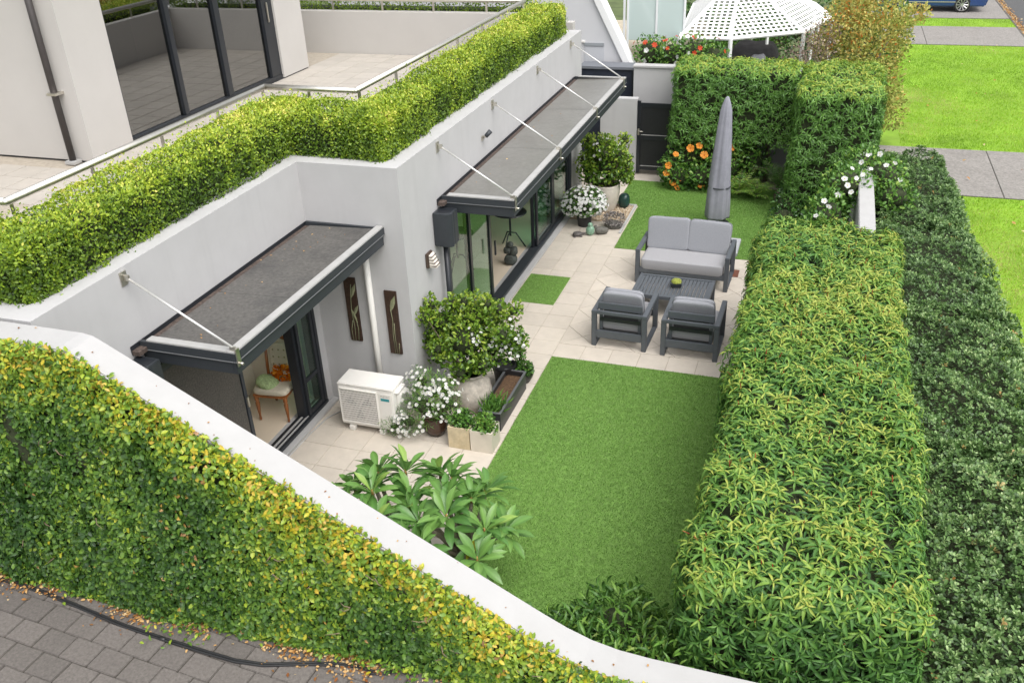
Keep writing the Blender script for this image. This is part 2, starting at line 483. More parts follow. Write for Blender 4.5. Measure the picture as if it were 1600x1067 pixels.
# ================================================================== THE SETTING
struct(B(-90, 120, -60, 240, -0.30, -0.06).build('ground', mat('ground_earth', (0.09, 0.12, 0.04), 0.95, 0.3, 1.5, 0.4, 10)))

# street side: lawn berm, crossings, road
LX0, LX1 = 0.98, 6.45
struct(B(LX0, LX1, 4.9, 70, -0.055, 0.0).build('street_lawn', M_GRASSBASE))
for y0, y1 in ((19.75, 23.0), (35.3, 38.75), (40.55, 46.2)):
    s = struct(B(1.2, LX1 - 0.004, y0, y1, -0.05, 0.012).build('driveway', M_JOINT))
    n = 3
    xs = [1.2, 3.75 if y0 < 30 else 3.2, LX1 - 0.004] if y0 < 40 else [1.2, 3.55, LX1 - 0.004]
    for a, b in zip(xs, xs[1:]):
        B(a + 0.008, b - 0.008, y0 + 0.004, y1 - 0.004, 0.0, 0.022).build('concrete_slab', M_CONC, s, bevel=0.006)
struct(B(6.62, 14.5, -20, 120, -0.05, -0.01).build('road', M_ASPH))
struct(B(6.45, 6.62, 4.9, 120, -0.05, 0.04).build('kerb', M_CONC, bevel=0.02))

# own driveway beside the sloping wall, laid with grey pavers
DZ = 1.05
struct(B(-14, 1.6, -7, 4.69, 0.2, DZ - 0.012).build('paved_driveway', M_JOINT))
pav_parent = bpy.data.objects['paved_driveway']
ca, sa = math.cos(math.radians(-4)), math.sin(math.radians(-4))
pav_meshes = []
for w in (0.30, 0.30, 0.42):
    for k in range(2):
        mb = B(-w / 2 + 0.0025, w / 2 - 0.0025, -0.109, 0.109, -0.03, 0.0)
        o = mb.build('paver', M_PAVER, None, bevel=0.006, seg=2); pav_meshes.append((w, o.data)); bpy.data.objects.remove(o)
for r in range(-6, 9):
    x = -4.6 + (0.15 if r % 2 else 0.0)
    x += random.uniform(-0.03, 0.03)
    for k in range(-11, 12):
        lx, ly = x + k * 0.304 + 4.6, r * 0.222
        wx, wy = -4.6 + lx * ca - ly * sa, 3.16 + lx * sa + ly * ca
        if not (-7.6 < wx < -2.1 and 2.7 < wy < 4.62): continue
        me = random.choice(pav_meshes[:4])[1]
        o = bpy.data.objects.new('paver', me); COL.objects.link(o); o.parent = pav_parent
        o.location = (wx, wy, DZ + random.uniform(-0.004, 0.004))
        o.rotation_euler = (random.uniform(-.006, .006), random.uniform(-.006, .006), math.radians(-4) + random.uniform(-.01, .01))

# courtyard: grout bed with tiles
patio = struct(B(-6.0, 0.7, 5.02, 20.25, -0.05, -0.004).build('patio', M_GROUT))
def clip(poly, x0, x1, y0, y1):
    for ax, lim, keep in ((0, x0, 1), (0, x1, -1), (1, y0, 1), (1, y1, -1)):
        out = []
        for i in range(len(poly)):
            a, b = poly[i], poly[(i + 1) % len(poly)]
            ia, ib = (a[ax] - lim) * keep >= 0, (b[ax] - lim) * keep >= 0
            if ia: out.append(a)
            if ia != ib:
                t = (lim - a[ax]) / (b[ax] - a[ax])
                out.append((a[0] + t * (b[0] - a[0]), a[1] + t * (b[1] - a[1])))
        poly = out
        if not poly: return []
    return poly
def parea(p): return abs(sum(p[i][0] * p[(i + 1) % len(p)][1] - p[(i + 1) % len(p)][0] * p[i][1] for i in range(len(p)))) / 2
TS, G = 0.425, 0.0035
def tile(poly, parent=patio, z0=-0.03, z1=0.004, m=M_TILE):
    dz = random.uniform(0, 0.0015)
    return MB().prism(poly, z0, z1 + dz).build('tile', m, parent, world=(parent is not patio))
sq_cache = {}
def sq_tile(x0, x1, y0, y1, parent, m, z):
    k = (round(x1 - x0, 3), round(y1 - y0, 3), m.name)
    if k not in sq_cache:
        o = B(0, x1 - x0, 0, y1 - y0, -0.03, 0.004).build('tile', m, None, bevel=0.0025, seg=1)
        sq_cache[k] = o.data; bpy.data.objects.remove(o)
    o = bpy.data.objects.new('tile', sq_cache[k]); COL.objects.link(o); o.parent = parent
    o.location = Vector((x0, y0, z + random.uniform(0, 0.0015))) - root_loc(parent)
    return o
# straight courses along the house
for i in range(7):
    x1 = -3.40 - i * TS; x0 = x1 - TS
    for j in range(36):
        y0 = 4.95 + j * TS; y1 = y0 + TS
        if y1 < 6.0 or y0 > 19.2: continue
        lim = -4.60 if y0 > 9.2 else -6.0
        if x1 <= lim + 0.03: continue
        sq_tile(max(x0, lim) + G, x1 - G, y0 + G, y1 - G, patio, M_TILE, 0)
# course in front of the near lawn, and behind
for i in range(7):
    x0 = -3.40 + i * TS
    x1 = min(x0 + TS, -0.45)
    sq_tile(x0 + G, x1 - G, 11.30 + G, 11.715 - G, patio, M_TILE, 0)
    sq_tile(x0 + G, x1 - G, 15.09 + G, 15.50 - G, patio, M_TILE, 0)
# diagonal field
q = TS / math.sqrt(2)
for a in range(-12, 13):
    for b in range(-12, 13):
        cx, cy = -3.40 + (a - b) * q, 12.60 + (a + b) * q
        h = q - G * 1.4
        p = clip([(cx, cy - h), (cx + h, cy), (cx, cy + h), (cx - h, cy)], -3.40 + G, -0.45, 11.715 + G, 15.09 - G)
        if len(p) >= 3 and parea(p) > 0.004: tile(p)
# strip at the gate and the white kerb round the pebble bed
B(-3.86, -2.9, 19.35, 19.78, -0.03, 0.006).build('tile', M_TILE, patio, world=False)

# artificial turf
def turf(name, polys, label, dens=9000, hgt=0.026, z=0.008):
    mb = MB()
    for x0, x1, y0, y1 in polys: mb.box(x0, x1, y0, y1, -0.003, z)
    o = mb.build(name, M_TURFBASE)
    PP = []
    for x0, x1, y0, y1 in polys:
        n = int((x1 - x0) * (y1 - y0) * dens)
        PP.append(np.stack([rng.uniform(x0 + 0.004, x1 - 0.004, n), rng.uniform(y0 + 0.004, y1 - 0.004, n), np.full(n, z - 0.002)], 1))
    P = np.concatenate(PP); n = len(P)
    lean = np.array([0.25, -0.35, 0.0])
    D = unit(np.array([0, 0, 1.0]) + lean * (0.6 + 0.5 * wobble(P, 1.0))[:, None] + rng.normal(0, 0.45, (n, 3)) * np.array([1, 1, 0.2]))
    lv = np.clip(0.45 + 0.16 * wobble(P, 0.9) + rng.normal(0, 0.22, n), 0, 1)
    lf = leaves('grass_pile', P, D, unit(rng.normal(0, 1, (n, 3)) * np.array([1, 1, 0.3])), hgt * rng.uniform(0.7, 1.25, n), lv, LT_BLADE, M_TURF, o)
    return o
M_TURF = leaf_mat('turf_blade', [(0.0, (0.095, 0.21, 0.038)), (0.45, (0.235, 0.43, 0.092)), (0.8, (0.36, 0.57, 0.15)), (1.0, (0.47, 0.62, 0.25))], 0.5, 0.2, 0.3)
tag(turf('artificial_lawn', [(-3.39, -0.45, 5.05, 11.29)], ''), 'large rectangle of artificial grass between frangipani and the two armchairs', 'lawn')
tag(turf('artificial_lawn', [(-3.39, 0.7, 15.51, 17.78), (-3.86, 0.7, 17.78, 19.34)], ''), 'artificial grass behind the loveseat running up to the dark gate', 'lawn')
tag(turf('grass_mat', [(-4.57, -3.84, 12.93, 14.03)], '', 12000, 0.02, 0.012), 'small green grass doormat lying in front of the big sliding doors', 'mat')

# street lawn blades
n = 150000
P = np.stack([rng.uniform(1.9, LX1 - 0.02, n), 8 + 37 * rng.beta(1, 1.5, n), np.full(n, -0.003)], 1)
ok = np.ones(n, bool)
for y0, y1 in ((19.70, 23.05), (35.25, 38.8), (40.5, 46.3)): ok &= ~((P[:, 1] > y0) & (P[:, 1] < y1))
P = P[ok]; n = len(P)
D = unit(np.array([0, 0, 1.0]) + rng.normal(0, 0.5, (n, 3)) * np.array([1, 1, 0.2]))
patch = wobble(P, 0.55)
edge = np.exp(-(np.maximum(P[:, 0] - 2.6, 0)) * 1.6) * (P[:, 1] < 19) + np.exp(-np.maximum(P[:, 0] - 2.0, 0) * 1.3) * (P[:, 1] > 23)
lv = np.clip(0.47 + 0.34 * patch + 0.1 * wobble(P, 2.2) + rng.normal(0, 0.16, n) + 0.46 * edge * (wobble(P, 1.7) > -0.1), 0, 1)
M_LAWN = leaf_mat('lawn_blade', [(0, (0.13, 0.27, 0.018)), (0.5, (0.31, 0.53, 0.034)), (0.75, (0.42, 0.60, 0.06)), (1, (0.58, 0.54, 0.22))], 0.5, 0.35, 0.3)
leaves('lawn_grass', P, D, rand_dirs(n) * np.array([1, 1, 0.3]), rng.uniform(0.035, 0.07, n), lv, LT_BLADE, M_LAWN, bpy.data.objects['street_lawn'])

# ================================================================== THE HOUSE
XW, XS, YC, ZP, TF, TI = -4.70, -6.05, 9.40, 3.44, 2.92, 3.78     # wall planes, step, parapet, terrace floor, inner planter rim
house = thing('house', 'pale grey rendered house with planted terrace over the glazed lower floor', 'house', (-5.0, 9.4, 0))
def H(mb, name, m, bevel=0.0, parent=None, smooth=False): return mb.build(name, m, parent or house, bevel=bevel, smooth=smooth)
T = 0.27
D1a, D1b, D1t = 10.72, 17.30, 2.34        # big door opening
D2a, D2b, D2t = 6.20, 9.24, 2.30          # small door opening
w = MB()
w.box(XW - T, XW, YC, D1a, 0, ZP); w.box(XW - T, XW, D1b, 18.15, 0, ZP); w.box(XW - T, XW, D1a, D1b, D1t, ZP); w.box(XW - T, XW, D1a, D1b, 0, 0.06)
H(w, 'wall', M_WALL)
H(B(XS - T, XW - T, YC, YC + T, 0, ZP), 'wall', M_WALL)
w = MB()
w.box(XS - T, XS, 5.05, D2a, 0, ZP); w.box(XS - T, XS, D2b, YC, 0, ZP); w.box(XS - T, XS, D2a, D2b, D2t, ZP); w.box(XS - T, XS, D2a, D2b, 0, 0.05)
H(w, 'wall', M_WALL)
H(B(-14, XS - T, 5.05, 5.05 + T, 0, ZP), 'wall', M_WALL)
H(B(-14, XW - T, 18.15 - T, 18.15, 0, ZP), 'wall', M_WALL)
# threshold strip under the doors, paler paint
H(B(XW, -4.595, D1a - 0.35, D1b + 0.5, 0, 0.045), 'door_step', M_CAP, 0.008)
H(B(XS, -5.955, 5.4, YC, 0, 0.04), 'door_step', M_CAP, 0.008)
# planter: soil and inner rim walls
s = MB()
s.box(-14, -6.32, 5.32, 6.05, TF, 3.30); s.box(-7.06, -6.32, 6.05, 10.55, TF, 3.30); s.box(-6.32, -4.97, 9.67, 10.55, TF, 3.30); s.box(-5.70, -4.97, 10.55, 17.88, TF, 3.30); s.box(-14, -5.70, 18.05, 18.6, TF, 3.4)
H(s, 'planter_soil', M_SOIL)
s = MB()
s.box(-14, -7.26, 6.05, 6.25, TF - 0.2, TI); s.box(-7.26, -7.06, 6.05, 10.75, TF - 0.2, TI); s.box(-7.06, -5.90, 10.55, 10.75, TF - 0.2, TI)
s.box(-5.90, -5.70, 10.55, 18.05, TF - 0.2, TI); s.box(-14, -5.90, 17.85, 18.05, TF - 0.2, TI)
H(s, 'planter_wall', M_UPWALL, 0.006)
H(B(-14, -5.0, 18.6, 18.8, 2.0, 3.5), 'planter_wall', M_UPWALL, 0.006)
# terrace floor with tiles
tf = H(B(-14, -7.1, 6.1, 10.60, TF - 0.22, TF - 0.004).box(-14, -5.8, 10.60, 17.95, TF - 0.22, TF - 0.004), 'terrace_floor', M_GROUT)
TT = 0.45
for i in range(20):
    for j in range(28):
        x1 = -5.92 - i * TT; x0 = x1 - TT; y0 = 6.27 + j * TT; y1 = y0 + TT
        if y0 > 17.8 or x1 < -11.3: continue
        if x1 > -7.27 and y0 < 10.74: continue
        if x1 < -9.9 and y1 > 9.95: continue
        if x0 < -9.88 and y0 < 8.3: continue
        sq_tile(x0 + 0.006, x1 - 0.006, y0 + 0.006, min(y1, 17.84) - 0.006, tf, M_TTILE, TF)
# upper storey
UX, UY = -9.92, 10.18
UZ = 6.3
U1, U2, UT, US = 11.05, 15.48, 5.6, 3.02
w = MB()
w.box(UX - T, UX, UY, U1, TF + 0.03, UZ); w.box(UX - T, UX, U2, 16.42, TF + 0.03, UZ); w.box(UX - T, UX, U1, U2, UT, UZ)
H(w, 'upper_wall', M_UPWALL)
H(B(-14, UX - T, UY, UY + T, TF + 0.03, UZ), 'upper_wall', M_UPWALL)
H(B(-14, UX - T, 16.42 - T, 16.42, TF + 0.03, UZ), 'upper_wall', M_UPWALL)
H(B(-14, UX - 0.02, UY + 0.02, 16.40, TF - 0.003, TF + 0.03), 'base_joint', M_BLACK)
H(B(-14.2, UX + 0.25, UY - 0.2, 16.6, UZ, UZ + 0.25), 'roof', M_EDGE, 0.02)
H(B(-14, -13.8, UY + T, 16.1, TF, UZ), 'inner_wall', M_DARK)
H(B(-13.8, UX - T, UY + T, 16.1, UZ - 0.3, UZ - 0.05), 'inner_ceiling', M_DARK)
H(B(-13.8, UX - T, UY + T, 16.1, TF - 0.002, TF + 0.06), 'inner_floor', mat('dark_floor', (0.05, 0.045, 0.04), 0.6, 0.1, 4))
H(B(-12.6, -11.9, 11.9, 13.6, TF + 0.06, TF + 0.46), 'sofa_inside', mat('indoor_sofa', (0.12, 0.11, 0.10), 0.9, 0.1, 9), 0.06)
# upper glazed door: frame bars, three panes
ud = H(B(UX - 0.17, UX - 0.03, U1, U2, TF + 0.004, US), 'glazed_door', M_BLACK, 0.006)
ML = [U1, 12.50, 13.78, U2]
for k, yy in enumerate((U1 + 0.03, 12.50, 13.78, U2 - 0.17)):
    wd = (0.03, 0.055, 0.075, 0.17)[k]
    H(B(UX - 0.16, UX - 0.04, yy - wd, yy + wd if k < 3 else U2, US, UT), 'mullion', M_BLACK, 0.005, ud)
for a, b in ((U1 + 0.06, 12.445), (12.555, 13.705), (13.855, U2 - 0.34)):
    H(B(UX - 0.104, UX - 0.096, a, b, US, UT), 'pane', M_GL_UP, 0, ud)
H(B(UX - 0.035, UX - 0.005, U2 - 0.22, U2 - 0.19, 4.0, 4.35), 'door_handle', M_STEEL, 0.006, ud)
# dark downpipe on the upper wall
dp = H(MB().tube([(-10.22, UY - 0.09, TF + 0.05), (-10.22, UY - 0.09, UZ)], 0.048, 14), 'downpipe', mat('dark_pipe', (0.05, 0.043, 0.042), 0.45, 0.15, 6), smooth=True)
H(B(-10.29, -10.13, UY - 0.17, UY + 0.002, 3.92, 3.955), 'pipe_clip', M_STEEL, 0.004, dp)
H(B(-10.31, -10.13, UY - 0.17, UY - 0.01, TF + 0.006, TF + 0.06), 'pipe_shoe', M_EDGE, 0.01, dp)
# lower rooms: floor, walls, ceiling slab
H(B(-13.5, XW - T, YC + T, 17.85, 0.0, 0.055), 'inner_floor', M_INFLOOR)
H(B(-9.2, -9.0, YC + T, 17.85, 0.055, 2.66), 'inner_wall', M_CREAM)
H(B(-14, XW - T - 0.002, 9.42, 17.86, 2.66, TF - 0.23), 'ceiling', M_CREAM)
H(B(-7.4, XS - T, 5.4, YC - 0.05, 0.0, 0.055), 'inner_floor', M_INFLOOR)
H(B(-7.4, -7.22, 5.4, YC - 0.05, 0.055, 2.6), 'inner_wall', M_CREAM)
H(B(-7.22, XS - T, YC - 0.12, YC - 0.05, 0.055, 2.6), 'inner_wall', M_CREAM)
H(B(-7.4, XS - T - 0.002, 5.34, YC - 0.04, 2.6, TF - 0.24), 'ceiling', M_CREAM)

# big sliding doors
sd = H(B(XW - 0.17, XW + 0.015, D1a, D1b, 0.06, 0.115), 'sliding_door', M_CHAR, 0.006)
H(B(XW - 0.17, XW + 0.01, D1a, D1b, D1t - 0.07, D1t), 'door_head', M_CHAR, 0.006, sd)
H(B(XW - 0.17, XW + 0.01, D1a, D1a + 0.07, 0.115, D1t - 0.07), 'jamb', M_CHAR, 0.006, sd)
H(B(XW - 0.17, XW + 0.01, D1b - 0.07, D1b, 0.115, D1t - 0.07), 'jamb', M_CHAR, 0.006, sd)
def leaf_door(par, y0, y1, x, top, bot=0.115, m=M_GL_GREEN, fr=M_BLACK, st=0.085, mid=None):
    f = MB()
    f.box(x - 0.022, x + 0.022, y0, y0 + st, bot, top); f.box(x - 0.022, x + 0.022, y1 - st, y1, bot, top)
    f.box(x - 0.022, x + 0.022, y0 + st, y1 - st, bot, bot + 0.07); f.box(x - 0.022, x + 0.022, y0 + st, y1 - st, top - 0.06, top)
    if mid: f.box(x - 0.02, x + 0.02, y0 + st, y1 - st, mid - 0.03, mid + 0.03)
    H(f, 'door_leaf_frame', fr, 0.004, par)
    H(B(x - 0.004, x + 0.004, y0 + st - 0.01, y1 - st + 0.01, bot + 0.06, top - 0.05), 'pane', m, 0, par)
zt = D1t - 0.075
leaf_door(sd, 10.80, 11.72, XW - 0.055, zt)
leaf_door(sd, 11.66, 12.72, XW - 0.115, zt)
leaf_door(sd, 14.92, 16.02, XW - 0.115, zt)
leaf_door(sd, 14.98, 16.08, XW - 0.055, zt)
leaf_door(sd, 16.08, 17.22, XW - 0.055, zt)
H(B(XW - 0.02, XW + 0.005, 12.62, 12.66, 0.95, 1.2), 'door_handle', M_BLACK, 0.005, sd)
# small sliding door: dark mesh leaf, open way, fixed green side light
sd2 = H(B(XS - 0.17, XS + 0.02, D2a, D2b, 0.05, 0.10), 'sliding_door', M_BLACK, 0.006)
H(B(XS - 0.17, XS + 0.015, D2a, D2b, D2t - 0.07, D2t), 'door_head', M_BLACK, 0.006, sd2)
H(B(XS - 0.11, XS - 0.08, D2a, D2b, 0.10, 0.112), 'door_track', M_EDGE, 0.002, sd2)
H(B(XS - 0.04, XS - 0.02, D2a, D2b, 0.10, 0.112), 'door_track', M_EDGE, 0.002, sd2)
H(B(XS - 0.17, XS + 0.012, D2b - 0.07, D2b, 0.10, D2t - 0.07), 'jamb', M_BLACK, 0.006, sd2)
H(B(XS - 0.165, XS - 0.03, 8.71, 8.82, 0.10, D2t - 0.07), 'jamb', M_BLACK, 0.006, sd2)
leaf_door(sd2, 8.76, 9.17, XS - 0.02, D2t - 0.075, 0.10, M_GL_GREEN, M_BLACK, 0.06, 0.62)
M_MESH = mat('dark_insect_mesh', (0.105, 0.094, 0.082), 0.85, 0.35, 45, 0.5, 400, stain=0.5, stain_scale=2.4, stain_col=(0.045, 0.055, 0.046))
f = MB(); f.box(XS - 0.06, XS - 0.02, 7.55, 7.61, 0.115, D2t - 0.075); f.box(XS - 0.06, XS - 0.02, 6.22, 6.28, 0.115, D2t - 0.075)
f.box(XS - 0.06, XS - 0.02, 6.28, 7.55, 0.115, 0.18); f.box(XS - 0.06, XS - 0.02, 6.28, 7.55, D2t - 0.135, D2t - 0.075)
H(f, 'screen_frame', mat('blue_black_frame', (0.03, 0.036, 0.046), 0.4, 0.1, 9), 0.004, sd2)
H(B(XS - 0.043, XS - 0.037, 6.27, 7.56, 0.17, D2t - 0.13), 'mesh_screen', M_MESH, 0, sd2)
H(B(XS - 0.03, XS + 0.0, 7.565, 7.6, 1.0, 1.13), 'door_lock', M_STEEL, 0.004, sd2)

# canopies
def canopy(label, y0, y1, xw, xo, ties, m_roof, zt=2.70, seams=()):
    c = thing('door_canopy', label, 'canopy', (xw, (y0 + y1) / 2, zt - 0.25))
    H_ = lambda mb, nm, m, bv=0.0, par=None, sm=False: mb.build(nm, m, par or c, bevel=bv, smooth=sm)
    # roof sheets between seams, slightly lower than the rim and falling to the wall
    ys = [y0 + 0.06] + list(seams) + [y1 - 0.06]
    for a, b in zip(ys, ys[1:]):
        H_(MB().hexa([(xw + 0.10, a + 0.003, zt - 0.10), (xo - 0.09, a + 0.003, zt - 0.06), (xo - 0.09, b - 0.003, zt - 0.06), (xw + 0.10, b - 0.003, zt - 0.10)],
                     [(xw + 0.10, a + 0.003, zt - 0.055), (xo - 0.09, a + 0.003, zt - 0.022), (xo - 0.09, b - 0.003, zt - 0.022), (xw + 0.10, b - 0.003, zt - 0.055)]), 'roof_panel', m_roof)
    H_(B(xo - 0.095, xo, y0, y1, zt - 0.022, zt), 'edge_trim', M_EDGE, 0.004)
    H_(B(xw + 0.10, xo - 0.095, y0, y0 + 0.095, zt - 0.022, zt - 0.002), 'edge_trim', M_EDGE, 0.004)
    if y1 > 12: H_(B(xw + 0.10, xo - 0.095, y1 - 0.07, y1, zt - 0.022, zt - 0.002), 'edge_trim', M_EDGE, 0.004)
    # two-step dark fascia on three sides
    def ring(o, za, zb):
        f = MB()
        f.box(xo - 0.04 + o, xo + o, y0 - o, y1 + o, za, zb); f.box(xw + 0.02, xo - 0.04 + o, y0 - o, y0 + 0.04 - o, za, zb); f.box(xw + 0.02, xo - 0.04 + o, y1 - 0.04 + o, y1 + o, za, zb)
        return f
    H_(ring(0.004, zt - 0.11, zt - 0.0225), 'fascia', M_CHAR, 0.003)
    H_(ring(-0.012, zt - 0.25, zt - 0.1105), 'fascia', M_CHAR, 0.003)
    H_(ring(0.010, zt - 0.114, zt - 0.104), 'fascia_bead', mat('grey_bead', (0.16, 0.165, 0.17), 0.5), 0.002)
    H_(B(xw + 0.02, xo - 0.045, y0 + 0.04, y1 - 0.04, zt - 0.20, zt - 0.18), 'soffit', mat('soffit_paint', (0.30, 0.30, 0.30), 0.8, 0.05, 4))
    # gutter against the wall, dirt in it
    H_(B(xw + 0.003, xw + 0.014, y0 - 0.12, y1, zt - 0.12, zt - 0.03), 'gutter', M_BLACK, 0.003)
    g = H_(B(xw + 0.014, xw + 0.10, y0 - 0.12, y1, zt - 0.12, zt - 0.075), 'gutter', mat('gutter_dirt', (0.085, 0.062, 0.052), 0.9, 0.5, 30, 0.6, 80))
    # rain head at the near end
    n = 12
    ring_pts = [(xw + 0.004, y0 - 0.05), (xw + 0.004, y0 - 0.30)] + [(xw + 0.004 + 0.26 * math.sin(PI * t / n) * 0.5 + 0.26 * t / n * 0.9, y0 - 0.30 + 0.10 * (1 - math.cos(PI * t / n)) * 0.5 - 0.05 * math.sin(PI * t / n)) for t in range(1, n)] + [(xw + 0.26, y0 - 0.17), (xw + 0.26, y0 - 0.05)]
    hd = H_(MB().prism(ring_pts, zt - 0.62, zt - 0.16), 'rain_head', M_CHAR, 0.006)
    H_(MB().prism([(xw + 0.03, y0 - 0.07), (xw + 0.03, y0 - 0.27), (xw + 0.22, y0 - 0.24), (xw + 0.235, y0 - 0.07)], zt - 0.16, zt - 0.157), 'hollow_shade', M_BLACK, 0, hd)  # thin black sheet on the solid head, colouring in the dark of its hollow
    H_(B(xw + 0.09, xw + 0.20, y0 - 0.312, y0 - 0.298, zt - 0.30, zt - 0.27), 'overflow_slot', M_EDGE, 0.003, hd)
    H_(MB().tube([(xw + 0.10, y0 - 0.16, 0.05), (xw + 0.10, y0 - 0.16, zt - 0.62)], 0.036, 12), 'downpipe', M_BLACK, 0, hd, True)
    # tie rods
    for y in ties:
        r = H_(MB().tube([(xw + 0.05, y, 3.34), (xo - 0.03, y, zt + 0.035)], 0.0125, 10), 'tie_rod', mat('tie_rod_steel', (0.74, 0.73, 0.71), 0.3, 0.05, 9, metal=0.6), 0, None, True)
        H_(B(xw + 0.001, xw + 0.014, y - 0.045, y + 0.045, 3.26, 3.40), 'wall_plate', M_STEEL, 0.003, r)
        H_(B(xw + 0.014, xw + 0.075, y - 0.012, y + 0.012, 3.31, 3.37), 'clevis', M_STEEL, 0.003, r)
        H_(B(xo + 0.006, xo + 0.02, y - 0.028, y + 0.028, zt - 0.16, zt + 0.03), 'edge_bracket', M_STEEL, 0.003, r)
        H_(B(xo - 0.06, xo + 0.006, y - 0.012, y + 0.012, zt, zt + 0.045), 'clevis', M_STEEL, 0.003, r)
        H_(MB().tube([(xo + 0.02, y, zt - 0.13), (xo + 0.055, y, zt - 0.13)], 0.014, 8), 'bolt', M_STEEL, 0, r, True)
    return c
canopy('dark roofed canopy with one tie rod over the small open doorway', 6.14, 9.385, XS, -4.95, (6.17,), M_ROOF_S, seams=(7.35,))
canopy('long grey roofed canopy with four tie rods over the big sliding doors', 10.60, 17.55, XW, -3.655, (10.64, 12.80, 15.12, 17.30), M_ROOF_B, seams=(12.9, 15.2))

# fittings on the walls
o = H(MB().tube([(-5.24, YC - 0.045, 0.05), (-5.24, YC - 0.045, 2.47)], 0.042, 14), 'downpipe', M_WHITEMETAL, smooth=True)
H(MB().tube([(-5.24, YC - 0.045, 2.36), (-5.24, YC - 0.045, 2.42)], 0.048, 14), 'pipe_collar', M_WHITEMETAL, 0, o, True)
l = thing('wall_lamp', 'small bronze bulkhead lamp with ribbed pale lens on wall by downpipe', 'wall lamp', (XW, 10.04, 1.90))
B(XW + 0.001, XW + 0.045, 9.96, 10.13, 1.89, 2.10).build('lamp_body', mat('bronze_metal', (0.075, 0.05, 0.038), 0.4, 0.1, 12), l, bevel=0.012)
MB().hexa([(XW + 0.045, 9.975, 1.90), (XW + 0.15, 9.985, 1.90), (XW + 0.15, 10.105, 1.90), (XW + 0.045, 10.115, 1.90)], [(XW + 0.045, 9.975, 2.085), (XW + 0.075, 9.985, 2.085), (XW + 0.075, 10.105, 2.085), (XW + 0.045, 10.115, 2.085)]).build('lamp_lens', mat('lamp_lens', (0.82, 0.76, 0.68), 0.35), l, bevel=0.01)
for k in range(4):
    z = 1.925 + k * 0.042; d = 0.156 - (z - 1.90) / 0.185 * 0.075
    B(XW + 0.05, XW + d, 9.972, 10.118, z, z + 0.009).build('lamp_rib', MATS['bronze_metal'], l, bevel=0.002)
l = thing('spotlight', 'tiny steel spotlight on the wall above the long canopy', 'spotlight', (XW, 12.30, 2.95))
B(XW + 0.001, XW + 0.02, 12.26, 12.34, 2.93, 3.0).build('base_plate', M_STEEL, l, bevel=0.004)
MB().tube([(XW + 0.02, 12.30, 2.97), (XW + 0.09, 12.30, 3.01)], 0.014, 8).build('arm', M_STEEL, l, smooth=True)
MB().tube([(XW + 0.07, 12.27, 3.0), (XW + 0.13, 12.33, 3.07)], [0.03, 0.036], 12).build('lamp_head', M_CHAR, l, smooth=True)
# carved panels on the step wall
M_PANEL = mat('dark_brown_panel', (0.042, 0.022, 0.013), 0.5, 0.4, 30, 0.2, 80)
M_LEAFART = mat('pale_relief_leaf', (0.22, 0.23, 0.13), 0.5, 0.15, 20)
def art(x0, x1, z0, z1, label, stems, lvs):
    t = thing('wall_panel', label, 'wall art', ((x0 + x1) / 2, YC, z0))
    B(x0, x1, YC - 0.028, YC - 0.002, z0, z1).build('board', M_PANEL, t, bevel=0.003)
    w, h = x1 - x0, z1 - z0
    for pts in stems:
        MB().tube([(x0 + a * w, YC - 0.030, z0 + b * h) for a, b in pts], 0.0045, 5).build('stem', M_LEAFART, t, smooth=True)
    for a, b, ang, ln, wd in lvs:
        c, s2 = math.cos(ang), math.sin(ang)
        pts = [(0, 0), (0.3, 0.42), (0.62, 0.5), (1, 0), (0.62, -0.42), (0.3, -0.36)]
        p3 = [(x0 + a * w + (u * c * ln - v * s2 * wd * 0.7), z0 + b * h + (u * s2 * ln + v * c * wd * 0.7)) for u, v in pts]
        k = len(p3)
        MB().add([(p[0], YC - 0.0285, p[1]) for p in p3] + [(sum(p[0] for p in p3) / k, YC - 0.040, sum(p[1] for p in p3) / k)], [(i, (i + 1) % k, k) for i in range(k)]).build('relief_leaf', M_LEAFART, t)
art(-5.62, -5.45, 1.01, 1.94, 'dark carved panel with pale leaves left of the white downpipe', [[(.45, 0), (.5, .25), (.4, .5), (.5, .72), (.62, .9)], [(.7, 0), (.8, .2), (.72, .33)], [(.25, 0), (.2, .18), (.4, .33)]],
    [(.5, .68, 1.2, .24, .085), (.52, .40, 2.1 - 1.0, .20, .07), (.8, .30, 1.9, .22, .06)])
art(-5.05, -4.88, 0.89, 1.81, 'dark carved panel with pale bud right of the white downpipe', [[(.45, 0), (.4, .3), (.5, .55), (.42, .72)], [(.62, 0), (.55, .3), (.6, .5)], [(.75, 0), (.85, .18)]],
    [(.42, .68, 1.25, .25, .10)])

# handrail on the planter rim
rl = thing('handrail', 'brushed steel handrail on short posts behind the clipped box hedge', 'railing', (-7.17, 6.15, TI))
RZ = 4.01
path = [(-14, 6.15), (-7.17, 6.15), (-7.17, 10.66), (-5.80, 10.66), (-5.80, 17.93), (-14, 17.93)]
for (ax, ay), (bx, by) in zip(path, path[1:]):
    MB().tube([(ax, ay, RZ), (bx, by, RZ)], 0.040, 14).build('rail', M_STEEL, rl, smooth=True)
for x, y in path[1:-1]:
    MB().superell((x, y, RZ), (0.040, 0.040, 0.040), 1, 1, nu=12, nv=8).build('rail_elbow', M_STEEL, rl, smooth=True)
posts = [(-7.17, y) for y in (6.2, 7.3, 8.45, 9.55, 10.6)] + [(-6.5, 10.66), (-5.8, 10.75)] + [(-5.8, 11.9 + 1.2 * k) for k in range(5)] + [(-5.8, 17.88)] + [(-6.6 - 1.15 * k, 17.93) for k in range(4)]
for x, y in posts:
    B(x - 0.022, x + 0.022, y - 0.006, y + 0.006, TI, RZ - 0.02).build('post', M_STEEL, rl, bevel=0.002)

